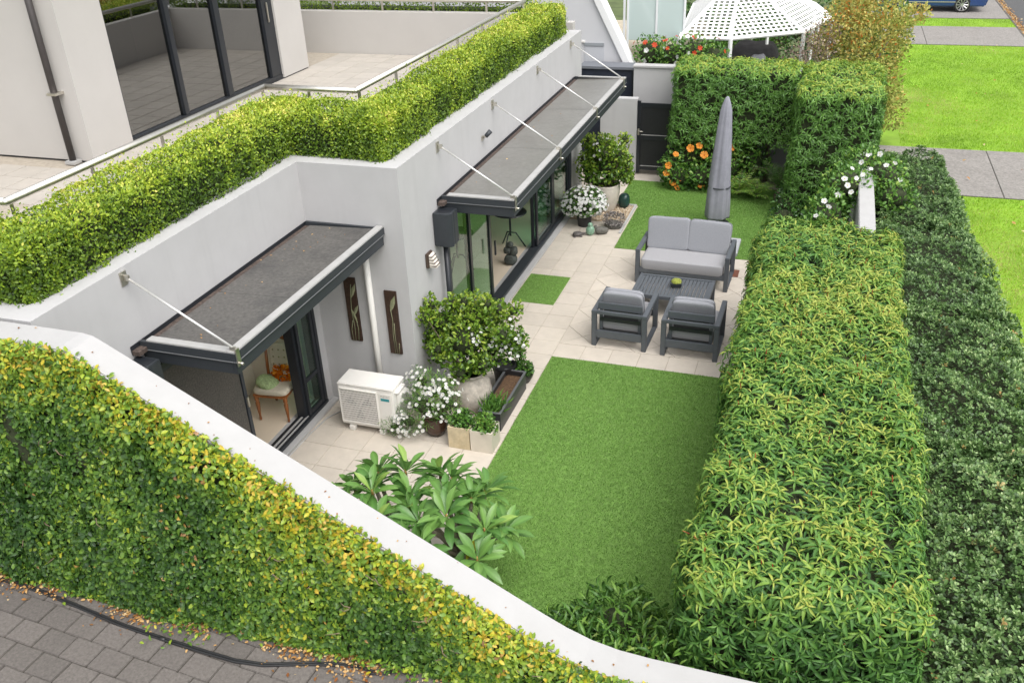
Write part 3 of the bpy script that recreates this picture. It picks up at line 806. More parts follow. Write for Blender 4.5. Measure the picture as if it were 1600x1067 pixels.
# ================================================================== BOUNDARY WALLS
# sloping wall beside the driveway (level, rake, level)
WL = [(-14, 3.45), (-5.46, 3.45), (-5.36, 3.435), (-5.27, 3.39), (-1.62, 1.435), (-1.42, 1.335), (-1.22, 1.26), (-1.0, 1.215), (-0.75, 1.2), (1.0, 1.19)]
mb = MB(); n = len(WL)
v = [(x, 4.70, 0.1) for x, z in WL] + [(x, 4.70, z) for x, z in WL] + [(x, 5.0, 0.0) for x, z in WL] + [(x, 5.0, z) for x, z in WL]
f = []
for i in range(n - 1):
    f += [(i, i + 1, n + i + 1, n + i), (n + i, n + i + 1, 3 * n + i + 1, 3 * n + i), (3 * n + i, 3 * n + i + 1, 2 * n + i + 1, 2 * n + i), (2 * n + i, 2 * n + i + 1, i + 1, i)]
f += [(0, n, 3 * n, 2 * n), (n - 1, 2 * n + n - 1, 3 * n + n - 1, n + n - 1)]
bw = mb.add(v, f).build('boundary_wall', M_CAP, None, bevel=0.012)
tag(bw, 'white capped wall sloping down beside the driveway behind the ivy', 'wall')
tag(B(0.745, 0.985, 5.85, 17.5, -0.02, 1.5).build('street_wall', M_CAP, None, bevel=0.012), 'white topped garden wall between the big hedge and street shrubs', 'wall')
tag(B(-4.70, -3.862, 19.8, 20.0, 0, 1.70).build('garden_wall', M_WALL, None, bevel=0.01), 'short grey wall joining the house to the dark gate', 'wall')
gw = thing('garden_wall', 'tall grey wall rising behind the gate and the rear hedge', 'wall', (-1.4, 20.4, 0))
B(-4.06, 0.9, 20.3, 20.5, 0, 2.27).build('wall_face', M_WALL, gw)
B(-4.08, 0.92, 20.27, 20.53, 2.27, 2.315).build('coping', M_CAP, gw, bevel=0.006)
# gate
g = thing('gate', 'dark charcoal panelled gate with lever handle at the end of the lawn', 'gate', (-3.40, 19.83, 0))
GX0, GX1 = -3.86, -2.92
f = MB(); f.box(GX0, GX0 + 0.075, 19.80, 19.86, 0.03, 1.66); f.box(GX1 - 0.075, GX1, 19.80, 19.86, 0.03, 1.66)
f.build('gate_post', M_BLACK, g, bevel=0.005)
for z0, z1 in ((0.10, 0.19), (0.80, 0.90), (1.53, 1.62)):
    B(GX0 + 0.08, GX1 - 0.08, 19.805, 19.85, z0, z1).build('gate_rail', M_BLACK, g, bevel=0.004)
for z0, z1 in ((0.19, 0.80), (0.90, 1.53)):
    B(GX0 + 0.08, GX1 - 0.08, 19.825, 19.84, z0, z1).build('gate_panel', mat('gate_panel_paint', (0.014, 0.015, 0.017), 0.55, 0.15, 20, 0.1, 200), g)
for z in (0.192, 0.902):
    B(GX0 + 0.09, GX1 - 0.09, 19.80, 19.826, z, z + 0.012).build('gate_bead', M_EDGE, g, bevel=0.002)
h = B(GX0 + 0.02, GX0 + 0.06, 19.79, 19.80, 0.90, 1.05).build('handle_plate', M_STEEL, g, bevel=0.003)
MB().tube([(GX0 + 0.04, 19.80, 1.0), (GX0 + 0.04, 19.755, 1.0), (GX0 + 0.15, 19.75, 1.0)], 0.009, 8).build('handle_lever', M_STEEL, h, smooth=True)

# ================================================================== FURNITURE
def rz_(a): return Matrix.Rotation(a, 3, 'Z')
def seat_frame(t, w, d, arm_z=0.60, seat_z=0.20, t_=0.072):
    """Open aluminium frame in local coordinates: front at -y, back at +y."""
    Lb = lambda nm, *a: B(*a).build(nm, M_ALU, t, bevel=0.006, world=False)
    hw = w / 2
    for s in (-1, 1):
        x0, x1 = (s * hw - t_, s * hw) if s > 0 else (s * hw, s * hw + t_)
        Lb('leg', x0, x1, 0, t_, 0.0, arm_z - 0.055)
        Lb('leg', x0, x1, d - t_, d, 0.0, arm_z - 0.055)
        Lb('armrest', x0 - 0.001, x1 + 0.001, -0.001, d + 0.001, arm_z - 0.055, arm_z)
        Lb('floor_runner', x0 + 0.002, x1 - 0.002, t_, d - t_, 0.004, 0.04)
    Lb('seat_rail', -hw + t_, hw - t_, 0.006, 0.05, seat_z, seat_z + 0.10)
    Lb('seat_rail', -hw + t_, hw - t_, d - 0.05, d - 0.008, seat_z - 0.05, seat_z + 0.07)
    return Lb
def piping(t, c, s, e1, R):
    sp = lambda q_, e: math.copysign(abs(q_) ** e, q_)
    pts = [R @ Vector((sp(math.cos(a), e1) * s[0] * 1.004, 0, sp(math.sin(a), e1) * s[2] * 1.004)) + Vector(c) for a in [2 * PI * k / 72 for k in range(73)]]
    MB().tube(pts, 0.006, 5, caps=False).build('piping', M_CUSH, t, smooth=True, world=False)
def make_armchair():
    w, d = 0.84, 0.86
    t = thing('armchair', '', 'armchair')
    Lb = seat_frame(t, w, d)
    hw = w / 2
    Lb('back_rail', -hw + 0.073, hw - 0.073, d - 0.055, d - 0.005, 0.545, 0.598)
    Lb('back_rail', -hw + 0.085, hw - 0.085, d - 0.115, d - 0.075, 0.60, 0.71)
    Lb('back_post', -hw + 0.10, -hw + 0.15, d - 0.13, d - 0.09, 0.25, 0.605)
    Lb('back_post', hw - 0.15, hw - 0.10, d - 0.13, d - 0.09, 0.25, 0.605)
    B(-hw + 0.11, hw - 0.11, d - 0.10, d - 0.085, 0.40, 0.46).build('back_slat', M_BLACK, t, world=False)
    B(-hw + 0.11, hw - 0.11, 0.06, d - 0.14, 0.20, 0.235).build('seat_base', M_CHAR, t, world=False)
    B(-hw + 0.16, hw - 0.16, d - 0.155, d - 0.14, 0.24, 0.60).build('webbing', mat('webbing', (0.06, 0.061, 0.06), 0.9, 0.1, 40), t, world=False)
    MB().superell((0, 0.36, 0.335), (hw - 0.085, 0.37, 0.095), 0.22, 0.18, nu=32, nv=14).build('seat_cushion', M_CUSH2, t, smooth=True, world=False)
    R = Matrix.Rotation(math.radians(-14), 3, 'X')
    MB().superell((0, d - 0.305, 0.625), (hw - 0.11, 0.082, 0.235), 0.32, 0.16, R, nu=52, nv=26, wob=0.018, seed=3).build('back_cushion', M_CUSH, t, smooth=True, world=False)
    piping(t, (0, d - 0.305, 0.625), (hw - 0.11, 0.082, 0.235), 0.32, R)
    return t
def copy_thing(t, loc, rz, label, group=None):
    c = t.copy(); COL.objects.link(c); c.location = loc; c.rotation_euler = (0, 0, rz); c['label'] = label
    if group: c['group'] = group
    for ch in t.children:
        k = ch.copy(); COL.objects.link(k); k.parent = c
        for g2 in ch.children:
            q2 = g2.copy(); COL.objects.link(q2); q2.parent = k
    return c
a1 = make_armchair()
a1.location = (-2.46, 12.62, 0); a1.rotation_euler = (0, 0, PI - 0.03)
a1['label'] = 'charcoal metal armchair with grey cushion nearer the glass doors'; a1['group'] = 'armchairs facing the loveseat'
copy_thing(a1, (-1.42, 12.58, 0), PI - 0.01, 'charcoal metal armchair with grey cushion nearer the big hedge')
# loveseat
t = thing('loveseat', 'charcoal two seat outdoor sofa with three grey cushions', 'sofa', (-1.93, 14.10, 0), -0.03)
Lb = seat_frame(t, 1.58, 0.86, 0.62, 0.20)
Lb('back_rail', -0.715, 0.715, 0.80, 0.85, 0.56, 0.618)
Lb('back_rail', -0.69, 0.69, 0.73, 0.78, 0.62, 0.70)
for x in (-0.66, 0.0, 0.62): Lb('back_post', x, x + 0.045, 0.735, 0.775, 0.25, 0.62)
B(-0.70, 0.70, 0.06, 0.80, 0.20, 0.24).build('seat_base', M_CHAR, t, world=False)
MB().superell((0, 0.365, 0.36), (0.70, 0.365, 0.10), 0.16, 0.10, nu=48, nv=16).build('seat_cushion', M_CUSH2, t, smooth=True, world=False)
for s_, sd_ in ((-1, 5), (1, 8)):
    R = Matrix.Rotation(math.radians(-15), 3, 'X') @ Matrix.Rotation(math.radians(1.5 * s_), 3, 'Y')
    MB().superell((s_ * 0.352, 0.66, 0.70), (0.355, 0.088, 0.275), 0.20, 0.12, R, nu=56, nv=28, wob=0.02, seed=sd_).build('back_cushion', M_CUSH, t, smooth=True, world=False)
    piping(t, (s_ * 0.352, 0.66, 0.70), (0.355, 0.088, 0.275), 0.20, R)
# slatted coffee table
t = thing('coffee_table', 'low charcoal coffee table with slatted top', 'table', (-1.93, 13.33, 0), -0.02)
W, D_ = 0.62, 0.40
for sx in (-1, 1):
    for sy in (-1, 1):
        B(*sorted((sx * W, sx * (W - 0.065))), *sorted((sy * D_, sy * (D_ - 0.065))), 0, 0.315).build('leg', M_ALU, t, bevel=0.005, world=False)
    B(*sorted((sx * W, sx * (W - 0.06))), -D_ + 0.061, D_ - 0.061, 0.315, 0.375).build('top_rail', M_ALU, t, bevel=0.005, world=False)
    B(-W, W, *sorted((sx * D_, sx * (D_ - 0.06))), 0.315, 0.375).build('top_rail', M_ALU, t, bevel=0.005, world=False)
    B(*sorted((sx * (W - 0.012), sx * (W - 0.05))), -D_ + 0.066, D_ - 0.066, 0.004, 0.035).build('floor_runner', M_ALU, t, bevel=0.004, world=False)
ns = 19
for k in range(ns):
    x = -W + 0.075 + (2 * W - 0.15) * k / (ns - 1)
    B(x - 0.0265, x + 0.0265, -D_ + 0.061, D_ - 0.061, 0.345, 0.366).build('slat', M_ALU, t, bevel=0.003, world=False)
# moss bowl
t = thing('moss_bowl', 'little dark square bowl of yellow green moss on the coffee table', 'bowl', (-1.89, 13.36, 0.3755), 0.1)
MB().hexa([(-.075, -.065, 0), (.075, -.065, 0), (.075, .065, 0), (-.075, .065, 0)], [(-.095, -.085, .075), (.095, -.085, .075), (.095, .085, .075), (-.095, .085, .075)]).build('bowl', M_CHAR, t, bevel=0.004, world=False)
MB().superell((0, 0, 0.075), (0.085, 0.075, 0.055), 0.8, 0.7, wob=0.12, seed=4).build('moss', mat('moss', (0.26, 0.29, 0.05), 0.95, 0.5, 60, 0.8, 90), t, smooth=True, world=False)
# closed umbrella with its cover
t = thing('patio_umbrella', 'tall closed umbrella in a slate grey cover behind the loveseat', 'umbrella', (-1.66, 17.07, 0))
mb = MB(); prof = [(0.215, 0.16), (0.222, 0.20), (0.215, 0.5), (0.195, 0.9), (0.17, 1.35), (0.146, 1.75), (0.126, 2.05), (0.108, 2.25), (0.085, 2.36), (0.055, 2.45), (0.028, 2.51), (0.008, 2.525)]
NN = 40; k0 = len(mb.v)
for i, (r, z) in enumerate(prof):
    lean = 0.045 * (z / 2.5) ** 2
    for j in range(NN):
        a = 2 * PI * j / NN
        fold = 1 + 0.085 * math.sin(5 * a + 0.5 * z) * min(1, (2.55 - z)) + 0.045 * math.sin(11 * a - z) + 0.03 * math.sin(3 * a + 4 * z)
        mb.v.append((r * fold * math.cos(a) * 1.0 + lean - 0.045, r * fold * math.sin(a) * 0.8, z))
for i in range(len(prof) - 1):
    for j in range(NN):
        mb.f.append((i * NN + j, i * NN + (j + 1) % NN, (i + 1) * NN + (j + 1) % NN, (i + 1) * NN + j))
mb.f.append(tuple((len(prof) - 1) * NN + j for j in range(NN))); mb.f.append(tuple(range(NN - 1, -1, -1)))
mb.build('cover', M_CANVAS, t, smooth=True, world=False)
MB().tube([(0.205 * math.cos(2 * PI * k / 24) - 0.03, 0.165 * math.sin(2 * PI * k / 24), 0.80) for k in range(25)], 0.012, 6, caps=False).build('strap', M_CHAR, t, smooth=True, world=False)
MB().tube([(-0.035, 0, 0.05), (-0.03, 0, 0.4)], 0.028, 12).build('pole', M_CHAR, t, smooth=True, world=False)
MB().lathe([(0.24, 0.009), (0.24, 0.06), (0.05, 0.08)], (-0.035, 0, 0), 24).build('base', M_CHAR, t, world=False)
sl = thing('stone_slab', 'pale grey slab lying half hidden behind the loveseat', 'slab', (-1.50, 15.95, 0.009))
B(-0.38, 0.36, -0.36, 0.36, 0.0, 0.07).build('slab', mat('pale_slab', (0.40, 0.41, 0.43), 0.8, 0.1, 20, 0.2, 80), sl, bevel=0.01, world=False)
tag(B(-1.19, -1.03, 14.72, 15.02, 0.0045, 0.014).build('drain_cover', mat('rusty_drain', (0.16, 0.06, 0.035), 0.7, 0.3, 30, 0.4, 60), None, bevel=0.003), 'rusty brown drain cover set in the paving beside the loveseat', 'drain cover')

# ------------------------------------------------------------------ heat pump
t = thing('heat_pump', 'white outdoor heat pump unit standing on feet against the wall', 'heat pump', (-5.15, 8.95, 0))
AX0, AX1, AY0, AY1, AZ0, AZ1 = -5.56, -4.77, 8.76, 9.12, 0.085, 0.72
B(AX0, AX1, AY0, AY1, AZ0, AZ1 - 0.02).build('casing', M_WHITEMETAL, t, bevel=0.012)
B(AX0 - 0.006, AX1 + 0.006, AY0 - 0.006, AY1 + 0.006, AZ1 - 0.022, AZ1).build('lid', M_WHITEMETAL, t, bevel=0.01)
GX0_, GX1_, GZ0, GZ1 = AX0 + 0.035, AX1 - 0.235, AZ0 + 0.07, AZ1 - 0.075
cx, cz = (GX0_ + GX1_) / 2, (GZ0 + GZ1) / 2
MB().box(GX0_, GX1_, AY0 - 0.004, AY0 - 0.001, GZ0, GZ1).build('fan_opening', mat('fan_grey', (0.40, 0.37, 0.35), 0.8, 0.2, 6), t)
mb = MB()
for k in range(3):
    a = k * 2 * PI / 3 + 0.5
    p = [(cx + r * math.cos(a + d) * 1.0, cz + r * math.sin(a + d)) for r, d in ((0.05, -0.3), (0.20, -0.35), (0.21, 0.35), (0.05, 0.4))]
    mb.add([(q_[0], AY0 - 0.0055, q_[1]) for q_ in p] + [(q_[0], AY0 - 0.009, q_[1]) for q_ in p], [(4, 5, 6, 7), (0, 1, 5, 4), (1, 2, 6, 5), (2, 3, 7, 6), (3, 0, 4, 7)])
mb.build('fan', mat('fan_dark', (0.17, 0.155, 0.15), 0.7), t)
mb = MB()
for k in range(27):
    x = GX0_ + (GX1_ - GX0_) * k / 26; mb.box(x - 0.0028, x + 0.0028, AY0 - 0.021, AY0 - 0.016, GZ0, GZ1)
for k in range(15):
    z = GZ0 + (GZ1 - GZ0) * k / 14; mb.box(GX0_, GX1_, AY0 - 0.0255, AY0 - 0.0212, z - 0.0038, z + 0.0038)
gr = mb.build('grille', M_WHITEMETAL, t); gr['kind'] = 'stuff'
mb = MB()
mb.box(GX0_ - 0.014, GX0_, AY0 - 0.027, AY0, GZ0 - 0.014, GZ1 + 0.014); mb.box(GX1_, GX1_ + 0.014, AY0 - 0.027, AY0, GZ0 - 0.014, GZ1 + 0.014)
mb.box(GX0_, GX1_, AY0 - 0.027, AY0, GZ1, GZ1 + 0.014); mb.box(GX0_, GX1_, AY0 - 0.027, AY0, GZ0 - 0.014, GZ0)
mb.build('grille_frame', M_WHITEMETAL, t, bevel=0.002)
B(GX1_ + 0.045, AX1 - 0.02, AY0 - 0.012, AY0, GZ0 - 0.02, GZ1 + 0.01).build('control_panel', M_WHITEMETAL, t, bevel=0.008)
B(GX1_ + 0.065, AX1 - 0.05, AY0 - 0.0135, AY0 - 0.012, GZ1 - 0.105, GZ1 - 0.065).build('badge', mat('teal_badge', (0.02, 0.25, 0.28), 0.4), t)
def words(name, body, m, size, loc, rot, parent):
    cu = bpy.data.curves.new(name, 'FONT'); cu.body = body; cu.size = size; cu.extrude = 0.0006; cu.align_x = 'CENTER'
    tmp = bpy.data.objects.new(name, cu); COL.objects.link(tmp)
    dg = bpy.context.evaluated_depsgraph_get()
    me = bpy.data.meshes.new_from_object(tmp.evaluated_get(dg)); bpy.data.objects.remove(tmp)
    me.materials.clear(); me.materials.append(m)
    o = bpy.data.objects.new(name, me); COL.objects.link(o); o.parent = parent
    o.location = Vector(loc) - root_loc(parent); o.rotation_euler = rot
    return o
words('lettering', 'FUJITSU', mat('grey_print', (0.25, 0.24, 0.24), 0.6), 0.034, ((GX1_ + AX1) / 2 + 0.008, AY0 - 0.0125, GZ1 - 0.045), (PI / 2, 0, 0), t)
for x in (AX0 + 0.10, AX1 - 0.25):
    B(x, x + 0.085, AY0 - 0.02, AY0 + 0.06, 0.004, 0.085).build('foot', M_WHITEMETAL, t, bevel=0.012)
    B(x, x + 0.085, AY1 - 0.06, AY1 + 0.01, 0.004, 0.085).build('foot', M_WHITEMETAL, t, bevel=0.012)
MB().hexa([(AX1, AY0 + 0.10, 0.36), (AX1 + 0.02, AY0 + 0.10, 0.36), (AX1 + 0.02, AY1 - 0.04, 0.36), (AX1, AY1 - 0.04, 0.36)], [(AX1, AY0 + 0.10, 0.60), (AX1 + 0.07, AY0 + 0.12, 0.60), (AX1 + 0.07, AY1 - 0.06, 0.60), (AX1, AY1 - 0.04, 0.60)]).build('valve_cover', M_WHITEMETAL, t, bevel=0.012)
B(AX1 - 0.01, AX1 + 0.05, AY0 + 0.06, AY1 - 0.06, 0.625, 0.655).build('carry_handle', M_WHITEMETAL, t, bevel=0.01)
# gully trap and pipe beside the unit
t = thing('meter_box', 'small white tap box on a pipe beside the heat pump', 'tap', (-4.63, 9.32, 0))
B(-4.695, -4.56, 9.25, 9.39, 0.50, 0.60).build('box', M_WHITEMETAL, t, bevel=0.025)
MB().tube([(-4.65, 9.31, 0.0), (-4.65, 9.31, 0.5)], 0.02, 10).build('pipe', M_WHITEMETAL, t, smooth=True)
MB().tube([(-4.60, 9.33, 0.0), (-4.60, 9.33, 0.5)], 0.014, 10).build('pipe', M_WHITEMETAL, t, smooth=True)
# drain hose from the heat pump along the wall
tag(MB().tube([(-5.5, 9.0, 0.05), (-5.62, 8.98, 0.02), (-5.78, 9.1, 0.018), (-5.88, 8.9, 0.018), (-5.92, 8.5, 0.018), (-5.93, 7.9, 0.018)], 0.010, 8).build('drain_hose', mat('grey_hose', (0.42, 0.41, 0.40), 0.5), None, smooth=True), 'thin grey drain hose running from the heat pump along the doorstep', 'hose')

# ------------------------------------------------------------------ inside the rooms
t = thing('dining_chair', 'antique wooden chair with buttoned cream back inside the open doorway', 'chair', (-6.53, 8.80, 0.056), 0.12)
W2 = 0.25
MB().superell((0, 0, 0.45), (W2, 0.24, 0.05), 0.5, 0.35, nu=28).build('seat', M_UPH, t, smooth=True, world=False)
B(-W2 + 0.01, W2 - 0.01, -0.23, 0.23, 0.37, 0.42).build('seat_rail', M_WOOD, t, bevel=0.012, world=False)
for sx in (-1, 1):
    MB().lathe([(0.014, 0), (0.018, 0.03), (0.014, 0.06), (0.026, 0.2), (0.03, 0.28), (0.02, 0.30), (0.03, 0.32), (0.03, 0.40)], (sx * 0.205, -0.20, 0), 12).build('leg', M_WOOD, t, smooth=True, world=False)
    MB().tube([(sx * 0.20, 0.30, 0), (sx * 0.20, 0.24, 0.15), (sx * 0.20, 0.215, 0.38), (sx * 0.20, 0.225, 0.6), (sx * 0.205, 0.29, 0.98)], [0.018, 0.02, 0.024, 0.022, 0.018], 10).build('leg', M_WOOD, t, smooth=True, world=False)
MB().tube([(-0.215, 0.29, 0.96), (-0.1, 0.295, 1.0), (0, 0.295, 1.045), (0.1, 0.295, 1.0), (0.215, 0.29, 0.96)], [0.022, 0.024, 0.032, 0.024, 0.022], 10).build('top_rail', M_WOOD, t, smooth=True, world=False)
MB().superell((0, 0.245, 0.76), (0.145, 0.03, 0.19), 0.5, 0.4, Matrix.Rotation(math.radians(-9), 3, 'X')).build('backrest', M_UPH, t, smooth=True, world=False)
mb = MB()
for i in range(3):
    for j in range(3): mb.superell((-0.08 + 0.08 * i, 0.212 + 0.02 * (j - 1), 0.66 + 0.1 * j), (0.012, 0.008, 0.012), 1, 1, nu=8, nv=6)
mb.build('button', mat('button', (0.28, 0.25, 0.12), 0.8), t, world=False)
tag(MB().superell((-6.60, 8.72, 0.575), (0.15, 0.13, 0.07), 0.8, 0.8, Matrix.Rotation(0.35, 3, 'Y'), wob=0.05, seed=2).build('cushion', mat('green_cushion', (0.36, 0.46, 0.22), 0.95, 0.35, 40, 0.5, 120), None, smooth=True), 'pale green scatter cushion on the antique chair seat', 'cushion')
# bouquet on the chair
M_OR = leaf_mat('orange_petal', [(0, (0.55, 0.10, 0.004)), (0.5, (0.80, 0.24, 0.006)), (1, (0.85, 0.38, 0.02))], 0.6, 0.3)
P, d, dp = blob_skin((-6.47, 8.93, 0.62), (0.12, 0.07, 0.085), 240, 0.3)
bq = leaves('bouquet', P, unit(d + rand_dirs(len(P)) * 0.6), d, rng.uniform(0.045, 0.075, len(P)), rng.uniform(0, 1, len(P)), LT_PETAL, M_OR, None, stuff=False)
tag(bq, 'bunch of orange silk flowers on the antique chair', 'flowers')
# bistro table and chair behind the big doors
def bistro_table(c, label):
    t = thing('bistro_table', label, 'table', c)
    MB().lathe([(0.30, 0.70), (0.32, 0.715), (0.31, 0.73)], (0, 0, 0), 28).build('table_top', M_BLACK, t, smooth=False, world=False)
    MB().tube([(0, 0, 0.25), (0, 0, 0.70)], 0.02, 10).build('stem', M_BLACK, t, smooth=True, world=False)
    for k in range(3):
        a = 2 * PI * k / 3 + 0.4
        MB().tube([(0, 0, 0.32), (0.1 * math.cos(a), 0.1 * math.sin(a), 0.30), (0.22 * math.cos(a), 0.22 * math.sin(a), 0.10), (0.28 * math.cos(a), 0.28 * math.sin(a), 0.0)], 0.013, 8).build('leg', M_BLACK, t, smooth=True, world=False)
    return t
bistro_table((-5.85, 13.75, 0.056), 'black round bistro table inside behind the near glass leaf')
bistro_table((-5.25, 14.95, 0.056), 'black round bistro table just inside the open doors near the stone ornament')
t = thing('bistro_chair', 'black metal bistro chair inside behind the near glass leaf', 'chair', (-5.5, 12.05, 0.056), 0.5)
MB().lathe([(0.19, 0.44), (0.2, 0.455), (0.19, 0.465)], (0, 0, 0), 24).build('seat', M_BLACK, t, world=False)
for sx in (-1, 1):
    MB().tube([(sx * 0.17, -0.16, 0), (sx * 0.13, -0.12, 0.45)], 0.012, 8).build('leg', M_BLACK, t, smooth=True, world=False)
    MB().tube([(sx * 0.18, 0.2, 0), (sx * 0.14, 0.14, 0.45), (sx * 0.15, 0.2, 0.88)], 0.012, 8).build('leg', M_BLACK, t, smooth=True, world=False)
MB().tube([(-0.15, 0.2, 0.88), (-0.08, 0.22, 0.95), (0.08, 0.22, 0.95), (0.15, 0.2, 0.88)], 0.012, 8).build('backrest', M_BLACK, t, smooth=True, world=False)

t = thing('stone_ornament', 'knobbly dark stone ornament on the floor inside the open doors', 'ornament', (-5.02, 14.25, 0.056))
for k, (x, y, z, r) in enumerate(((0, 0, 0.10, 0.11), (0.05, 0.02, 0.25, 0.08), (-0.05, -0.02, 0.27, 0.07), (0, 0, 0.38, 0.06))):
    MB().superell((x, y, z), (r, r, r * 0.95), 0.8, 0.8, wob=0.15, seed=k).build('stone', mat('ornament_stone', (0.07, 0.08, 0.07), 0.8, 0.4, 20, 0.5, 40), t, smooth=True, world=False)

# ================================================================== NEIGHBOURS
M_PALE = mat('neighbour_plaster', (0.60, 0.60, 0.62), 0.85, 0.03, 2, 0.05, 120, stain=0.15, stain_scale=1.0)
M_NAVY = mat('navy_panel', (0.022, 0.028, 0.045), 0.5, 0.15, 10)
t = thing('neighbour_house', 'pale neighbouring house wall with a white raking edge beyond the terrace', 'house', (-7, 21.3, 0))
MB().add([(-12, 21.2, 0), (-4.36, 21.2, 0), (-4.36, 21.2, 2.06), (-5.9, 21.2, 5.0), (-12, 21.2, 5.0), (-12, 21.5, 0), (-4.36, 21.5, 0), (-4.36, 21.5, 2.06), (-5.9, 21.5, 5.0), (-12, 21.5, 5.0)],
         [(0, 1, 2, 3, 4), (9, 8, 7, 6, 5), (1, 6, 7, 2), (2, 7, 8, 3), (3, 8, 9, 4), (0, 4, 9, 5), (0, 5, 6, 1)]).build('wall', M_PALE, t)
MB().hexa([(-4.40, 21.13, 2.0), (-4.22, 21.13, 2.0), (-4.22, 21.58, 2.0), (-4.40, 21.58, 2.0)], [(-5.94, 21.13, 5.0), (-5.76, 21.13, 5.0), (-5.76, 21.58, 5.0), (-5.94, 21.58, 5.0)]).build('raking_cap', mat('bright_white_paint', (0.80, 0.80, 0.80), 0.7, 0.02, 4), t, bevel=0.01)
B(-5.42, -4.95, 21.185, 21.20, 2.15, 2.52).build('recess_panel', mat('pale_panel', (0.50, 0.51, 0.54), 0.8), t, bevel=0.004)
B(-5.42, -4.95, 21.17, 21.20, 2.53, 2.60).build('vent_louvre', mat('louvre_grey', (0.30, 0.32, 0.34), 0.6), t, bevel=0.004)
B(-5.52, -5.40, 21.16, 21.20, 2.60, 2.64).build('light_fitting', M_WHITEMETAL, t, bevel=0.004)
t = thing('garden_shed', 'dark navy shed end showing beyond the long canopy', 'shed', (-4.7, 20.9, 0))
B(-5.4, -4.13, 20.62, 21.1, 0, 2.14).build('wall', M_NAVY, t, bevel=0.006)
B(-5.4, -4.09, 20.58, 21.1, 2.14, 2.20).build('roof', mat('shed_top', (0.16, 0.17, 0.19), 0.6), t, bevel=0.006)
B(-4.16, -4.09, 20.56, 20.62, 0, 2.14).build('corner_post', M_BLACK, t, bevel=0.004)
# frosted balustrade on a raised deck
t = thing('glass_balustrade', 'frosted glass balustrade with white posts behind the red flowers', 'balustrade', (-4.1, 23.0, 0))
for a, b in ((-4.78, -4.10), (-4.04, -3.42)): B(a, b, 22.99, 23.01, 2.33, 4.2).build('panel', M_GL_FROST, t, bevel=0.003)
for x in (-4.87, -4.84 + 0.06, -4.10 + 0.03, -3.40): B(x - 0.025, x + 0.025, 22.965, 23.035, 0.0, 4.3).build('post', mat('white_post', (0.78, 0.79, 0.80), 0.5), t, bevel=0.006)
B(-6.5, -3.3, 23.1, 27, 0, 2.1).build('deck', mat('tan_deck', (0.42, 0.37, 0.28), 0.85, 0.15, 3), t)
# white lattice gazebo
t = thing('lattice_gazebo', 'white lattice roofed gazebo standing in the neighbouring garden', 'gazebo', (-2.2, 25.2, 0))
GZ = [(-3.42, 22.5), (-2.22, 22.5), (-0.62, 23.5), (-0.02, 25.6), (-0.5, 27.6), (-2.2, 28.2), (-3.8, 27.4)]
APEX = Vector((-2.35, 25.0, 3.62))
M_LAT = mat('white_lattice', (0.78, 0.78, 0.78), 0.6, 0.02, 4)
for i in range(len(GZ)):
    A, B_ = Vector((*GZ[i], 2.5)), Vector((*GZ[(i + 1) % len(GZ)], 2.5))
    e = (B_ - A).normalized(); nrm = e.cross(APEX - A).normalized(); up = nrm.cross(e)
    Lb_ = (B_ - A).length; hx = (APEX - A).dot(e); hy = (APEX - A).dot(up)
    mb = MB()
    def bar(p0, p1, wd, lift):
        d = (p1 - p0); sd_ = nrm.cross(d).normalized() * wd / 2; nn = nrm * 0.009
        o0 = nrm * lift
        mb.hexa([p0 - sd_ + o0, p1 - sd_ + o0, p1 + sd_ + o0, p0 + sd_ + o0], [p0 - sd_ + o0 + nn, p1 - sd_ + o0 + nn, p1 + sd_ + o0 + nn, p0 + sd_ + o0 + nn])
    k = 0.06
    while k < hy - 0.05:                       # bars along the eave
        f0, f1 = hx * k / hy, Lb_ + (hx - Lb_) * k / hy
        bar(A + e * f0 + up * k, A + e * f1 + up * k, 0.052, 0.0); k += 0.135
    k = 0.05
    while k < Lb_:                             # bars up the slope
        top = hy * (k / hx) if k < hx else hy * (Lb_ - k) / (Lb_ - hx)
        if top > 0.1: bar(A + e * k, A + e * k + up * top, 0.052, 0.0092)
        k += 0.135
    o = mb.build('lattice_panel', M_LAT, t); o['kind'] = 'stuff'
    MB().tube([A, APEX], 0.045, 6).build('hip_rafter', M_LAT, t)
    MB().tube([A, B_], 0.04, 6).build('eave_beam', M_LAT, t)
    MB().tube([(A.x, A.y, -0.05), A], 0.05, 8).build('post', M_LAT, t)
    M2 = (A + B_) / 2
    MB().tube([(M2.x, M2.y, 2.3), (M2.x, M2.y, 2.5)], 0.035, 4).build('bracket', M_LAT, t)
# furniture and shelter under the gazebo
t = thing('covered_barbecue', 'dark covered barbecue under the gazebo', 'barbecue', (-1.75, 23.9, 0))
MB().superell((-1.75, 23.9, 1.15), (0.62, 0.35, 1.05), 0.5, 0.5, wob=0.08, seed=6).build('cover', mat('dark_cover', (0.045, 0.042, 0.045), 0.85, 0.3, 8), t, smooth=True)
MB().superell((-1.62, 23.3, 1.0), (0.22, 0.16, 1.0), 0.4, 0.4, wob=0.04, seed=2).build('bag', mat('grey_bag', (0.20, 0.20, 0.22), 0.9), t, smooth=True)

